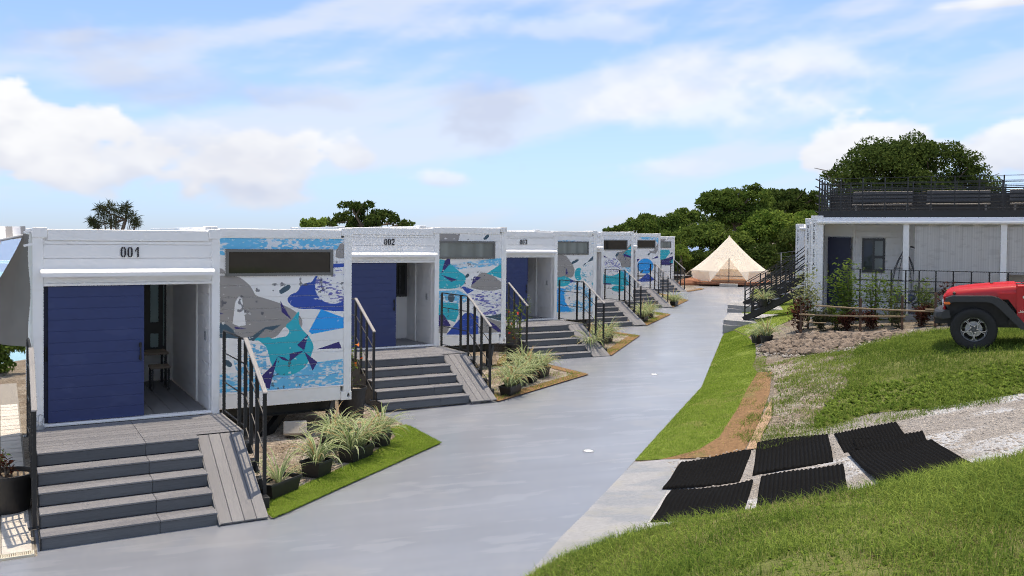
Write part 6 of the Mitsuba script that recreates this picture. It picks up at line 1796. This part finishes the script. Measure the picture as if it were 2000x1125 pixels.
tree(26.3, 99, [(19.3, 97.52, 3.38, 2.72, 2.18), (22.71, 98.7, 4.27, 2.84, 2.27), (26.11, 99.89, 3.73, 2.84, 2.27), (30.09, 97.81, 4.06, 2.84, 2.27), (14.19, 99.0, 2.88, 1.59, 1.27), (33.49, 100.19, 4.66, 2.27, 1.82), (36.33, 98.11, 5.25, 2.27, 1.82)], 12000, 0.36, 'leaf_dark', 'dark tree mass in the gaps farthest back in the grove', 210, 0.4, name='tree', clump=0.76, per=40)
tree(13.5, 71, [(13.27, 69.94, 2.5, 0.57, 0.46), (13.64, 70.79, 1.97, 0.57, 0.46)], 2500, 0.22, 'leaf_bright', 'small bright green bush behind the last cabin', 211, 0.1, name='bush', clump=0.46, per=26)
tree(-6.9, 42, [(-7.47, 41.37, 4.76, 0.53, 0.42), (-6.79, 41.87, 4.57, 0.63, 0.5), (-8.09, 42.38, 4.27, 0.53, 0.42), (-6.21, 41.5, 4.29, 0.63, 0.5), (-8.67, 42.0, 4.02, 0.34, 0.27), (-5.49, 42.5, 4.15, 0.43, 0.35), (-4.89, 41.62, 4.01, 0.29, 0.23), (-7.22, 42.13, 3.84, 0.63, 0.5), (-7.71, 42.63, 3.84, 0.53, 0.42), (-6.38, 41.75, 3.85, 0.48, 0.39)], 7000, 0.17, 'leaf_dark', 'dark tree showing above the roof of the second cabin', 212, 0.2, name='tree', clump=0.36, per=40)
tree(-8.7, 40, [(-8.9, 39.4, 3.94, 0.37, 0.29), (-8.53, 39.88, 3.99, 0.3, 0.24)], 2000, 0.15, 'leaf_bright', 'lime green bush top left of the dark tree above the roofs', 213, 0.1, name='bush', clump=0.32, per=26)
tree(-12.1, 21, [(-11.98, 20.68, 1.23, 0.48, 0.39), (-11.74, 20.94, 0.63, 0.39, 0.31), (-12.28, 21.19, 1.7, 0.54, 0.43), (-12.04, 20.75, 0.26, 0.48, 0.39), (-12.52, 21.0, 0.62, 0.6, 0.48)], 4500, 0.11, 'leaf_mid', 'dense green bush beyond the terrace at the left edge', 214, 0.08, name='bush', clump=0.23, per=26)
tree(-15.9, 36, [(-16.45, 36.0, 4.14, 0.25, 0.25), (-16.6, 36.0, 4.47, 0.17, 0.17), (-16.22, 36.0, 4.55, 0.19, 0.19), (-15.85, 36.0, 4.31, 0.25, 0.25), (-15.56, 36.0, 4.5, 0.17, 0.17), (-15.32, 36.0, 4.15, 0.23, 0.23), (-15.15, 36.0, 3.9, 0.12, 0.12), (-16.06, 36.0, 3.89, 0.27, 0.27), (-16.76, 36.0, 3.81, 0.17, 0.17), (-16.93, 36.0, 3.97, 0.1, 0.1)], 1700, .24, 'leaf_olive', 'feathery needle leaved tree showing above the roof of the first cabin', 230, .12, clump=.34, per=12, wide=.07)
# ------------------------------------------------------------------ small things round the first cabins
nm = label('shade_sail', 'slack grey shade cloth tied along the left side of the first cabin', 'shade cloth')


def sail(s, t):
    """s: from the post outward; t: downward"""
    R = np.stack([-.035 - .015 * np.sin(t * 9), .20 + .03 * t, 3.43 - 1.52 * t], -1)
    Lf = np.stack([-.10 - .68 * t ** 1.15, .28 + .75 * t, 3.45 - 1.34 * t], -1)
    p = R + (Lf - R) * s[:, None]
    p[:, 1] += .10 * np.sin(math.pi * s) * np.sin(math.pi * t) + .02 * np.sin(s * 13 + t * 5) * t
    p[:, 2] += -.08 * np.sin(math.pi * s) * t ** 2
    return (np.c_[p, np.ones(len(p))] @ UT[0][1].T)[:, :3]


m, uv = grid(sail, 30, 24)
put(f'{nm}__cloth', m, 'tarp', True, uv)
put(f'{nm}__clamp', loc(0, bar((-.10, .14, 3.28), (.02, .10, 3.31), .03)), 'white_plain')
put(f'{nm}__clamp_001', loc(0, bar((-.10, .16, 3.46), (.02, .12, 3.50), .03)), 'white_plain')
nm = label('striped_awning', 'grey and white striped awning at the upper left edge', 'awning')
def awn(s, t):
    u = -.07 - 2.95 * s; v = .36 + (.30 + 8.6 * s ** .5) * (1 - t) - 2.0 * s * t
    z = 3.55 + .12 * s - (.115 + .62 * s ** .8) * t + .012 * np.sin(s * 14) * t - .10 * np.sin(math.pi * t) * (1 - s * .5)
    return (np.c_[u, v, z, np.ones_like(u)] @ UT[0][1].T)[:, :3]
m, uv = grid(awn, 40, 8); put(f'{nm}__cloth', m, 'awning_cloth', True, uv)
for i in range(9):
    s0, s1 = .10 + i * .095, .10 + i * .095 + .052
    P = awn(np.array([s0, s1, s1, s0]), np.array([1., 1, 1, 1])); P[2:, 2] -= .055; P[:, 1] -= .012
    put(pkey(nm, 'valance_flap'), trimesh.Trimesh(P, [[0, 1, 2], [0, 2, 3]], process=False), 'canvas')
put(f'{nm}__front_bar', pipe([awn(np.array([s]), np.array([1.]))[0] - [0, .01, .01] for s in np.linspace(0, 1, 6)], .018, 8), 'grey_steel', 40)
nm = label('bulkhead_lamp', 'caged clear glass lamp standing on the deck at the foot of the left post', 'lamp')
LM = UT[0][1] @ trimesh.transformations.translation_matrix([.085, -.085, DK])
put(f'{nm}__base', moved(lathe([(0, .0), (.055, .0), (.055, .022), (.042, .03), (.042, .05), (0, .05)], 20), LM), 'grey_steel', 40)
put(f'{nm}__dome', moved(lathe([(.038, .05), (.040, .13), (.034, .165), (.018, .185), (0, .19)], 20), LM), 'dome_glass', True)
put(f'{nm}__bulb', moved(lathe([(0, .05), (.015, .06), (.022, .10), (.015, .13), (0, .14)], 14), LM), 'white_plain', True)
put(f'{nm}__cage', moved(cat(*[pipe([(.047 * math.cos(a), .047 * math.sin(a), .04), (.047 * math.cos(a), .047 * math.sin(a), .14), (.030 * math.cos(a), .030 * math.sin(a), .185), (0, 0, .203)], .003, 5) for a in np.linspace(0, 6.283, 7)[:-1]], pipe([(.048 * math.cos(a), .048 * math.sin(a), .11) for a in np.linspace(0, 6.283, 17)], .003, 5)), LM), 'grey_steel')
# steel frames and concrete footings under the painted containers
for k in range(4):
    rec = UNITS[k][3]
    nm = numbered('support_frame'); label(nm, f'black steel support frame under the painted container of {_ord[k]}', 'steel frame', 'steel frames under the containers')
    y = rec
    put(pkey(nm, 'beam'), loc(k, cat(bx(2.55, 4.75, y + .42, y + .54, .40, .60), bx(2.55, 4.75, y + .36, y + .60, .585, .61), bx(2.55, 4.75, y + .36, y + .60, .395, .415))), 'black_steel')
    put(pkey(nm, 'beam'), loc(k, bx(2.55, 4.75, y + 3.0, y + 3.15, .40, .61)), 'black_steel')
    put(pkey(nm, 'brace'), loc(k, bar((3.45, y + .30, .02), (4.15, y + .9, .58), .10, .16)), 'black_steel')
    put(pkey(nm, 'brace'), loc(k, bar((4.45, y + .10, .02), (4.62, y + .16, .60), .07)), 'dark_steel')
    for u in (2.62, 4.68): put(pkey(nm, 'leg'), loc(k, cat(bx(u - .06, u + .06, y + .42, y + .54, 0, .40), bx(u - .10, u + .10, y + .38, y + .58, .0, .03))), 'black_steel')
    nm = numbered('footing_block'); label(nm, f'pale concrete footing leaning under the painted container of {_ord[k]}', 'concrete block', 'concrete footings under the containers')
    fb = cbx(-.19, .19, -.55, .55, 0, .22, .015)
    fb.apply_transform(trimesh.transformations.rotation_matrix(math.radians(-24), [1, 0, 0])); fb.apply_transform(trimesh.transformations.rotation_matrix(math.radians(-16), [0, 0, 1])); fb.apply_translation([3.98, y + .22, -.04])
    put(nm, loc(k, fb), 'footing')
# what shows through the open doors
nm = label('bench_table', 'small wooden table inside the porch of the first cabin', 'table')
put(f'{nm}__top', loc(0, cbx(1.62, 2.16, 2.75, 3.25, 1.38, 1.42, .006)), 'wood_table')
for x, y in ((1.67, 2.8), (2.11, 2.8), (1.67, 3.2), (2.11, 3.2)): put(pkey(nm, 'leg'), loc(0, cbx(x - .02, x + .02, y - .02, y + .02, .835, 1.38)), 'dark_steel')
nm = label('stool', 'dark stool under the small table in the first porch', 'stool')
put(f'{nm}__seat', loc(0, cbx(1.80, 2.12, 2.30, 2.62, 1.20, 1.24, .006)), 'wood_table')
for x, y in ((1.83, 2.33), (2.09, 2.33), (1.83, 2.59), (2.09, 2.59)): put(pkey(nm, 'leg'), loc(0, cbx(x - .015, x + .015, y - .015, y + .015, .835, 1.20)), 'dark_steel')
for k in (1, 2):
    nm = numbered('porch_window'); label(nm, f'dark framed window at the back of the porch of {_ord[k]}', 'window', 'windows at the back of the porches')
    f_ = sbox(1.45, 1.86, 2.305, 2.68)
    for q in ((1.51, 1.92, 1.90, 2.62), (1.96, 1.92, 2.10, 2.62), (2.13, 1.92, 2.25, 2.62)): f_ = f_.difference(sbox(*q))
    put(f'{nm}__frame', loc(k, prism(f_, 1.55, 1.60)), 'dark_steel')
    put(f'{nm}__pane', loc(k, bx(1.48, 2.28, 1.575, 1.579, 1.89, 2.65)), 'glass_pane')
    put(f'{nm}__wall', loc(k, prism(sbox(.13, .84, 2.32, 2.75).difference(sbox(1.45, 1.86, 2.305, 2.68)), 1.58, 1.66)), 'white_board')
# low wall, fence and dark plinth beyond the terrace at the left edge
nm = label('low_wall', 'low white block wall beyond the terrace at the left edge', 'wall')
for r in range(4):
    for c in range(5):
        put(pkey(nm, 'block'), loc(0, cbx(-1.32 + c * -.41 - (.2 if r % 2 else 0), -.92 + c * -.41 - (.2 if r % 2 else 0), 6.8, 7.0, r * .2 + .012, r * .2 + .207, .006)), 'white_plain')
nm = label('garden_fence', 'thin dark rail fence in front of the bush at the left edge', 'fence')
for i in range(5): put(pkey(nm, 'post'), loc(0, bar((-1.0 - i * 1.0, 7.6, 0), (-1.0 - i * 1.0, 7.6, 1.15), .04)), 'dark_steel')
for z in (.55, 1.12): put(pkey(nm, 'rail'), loc(0, bar((-.8, 7.6, z), (-5.2, 7.6, z), .022)), 'grey_steel')
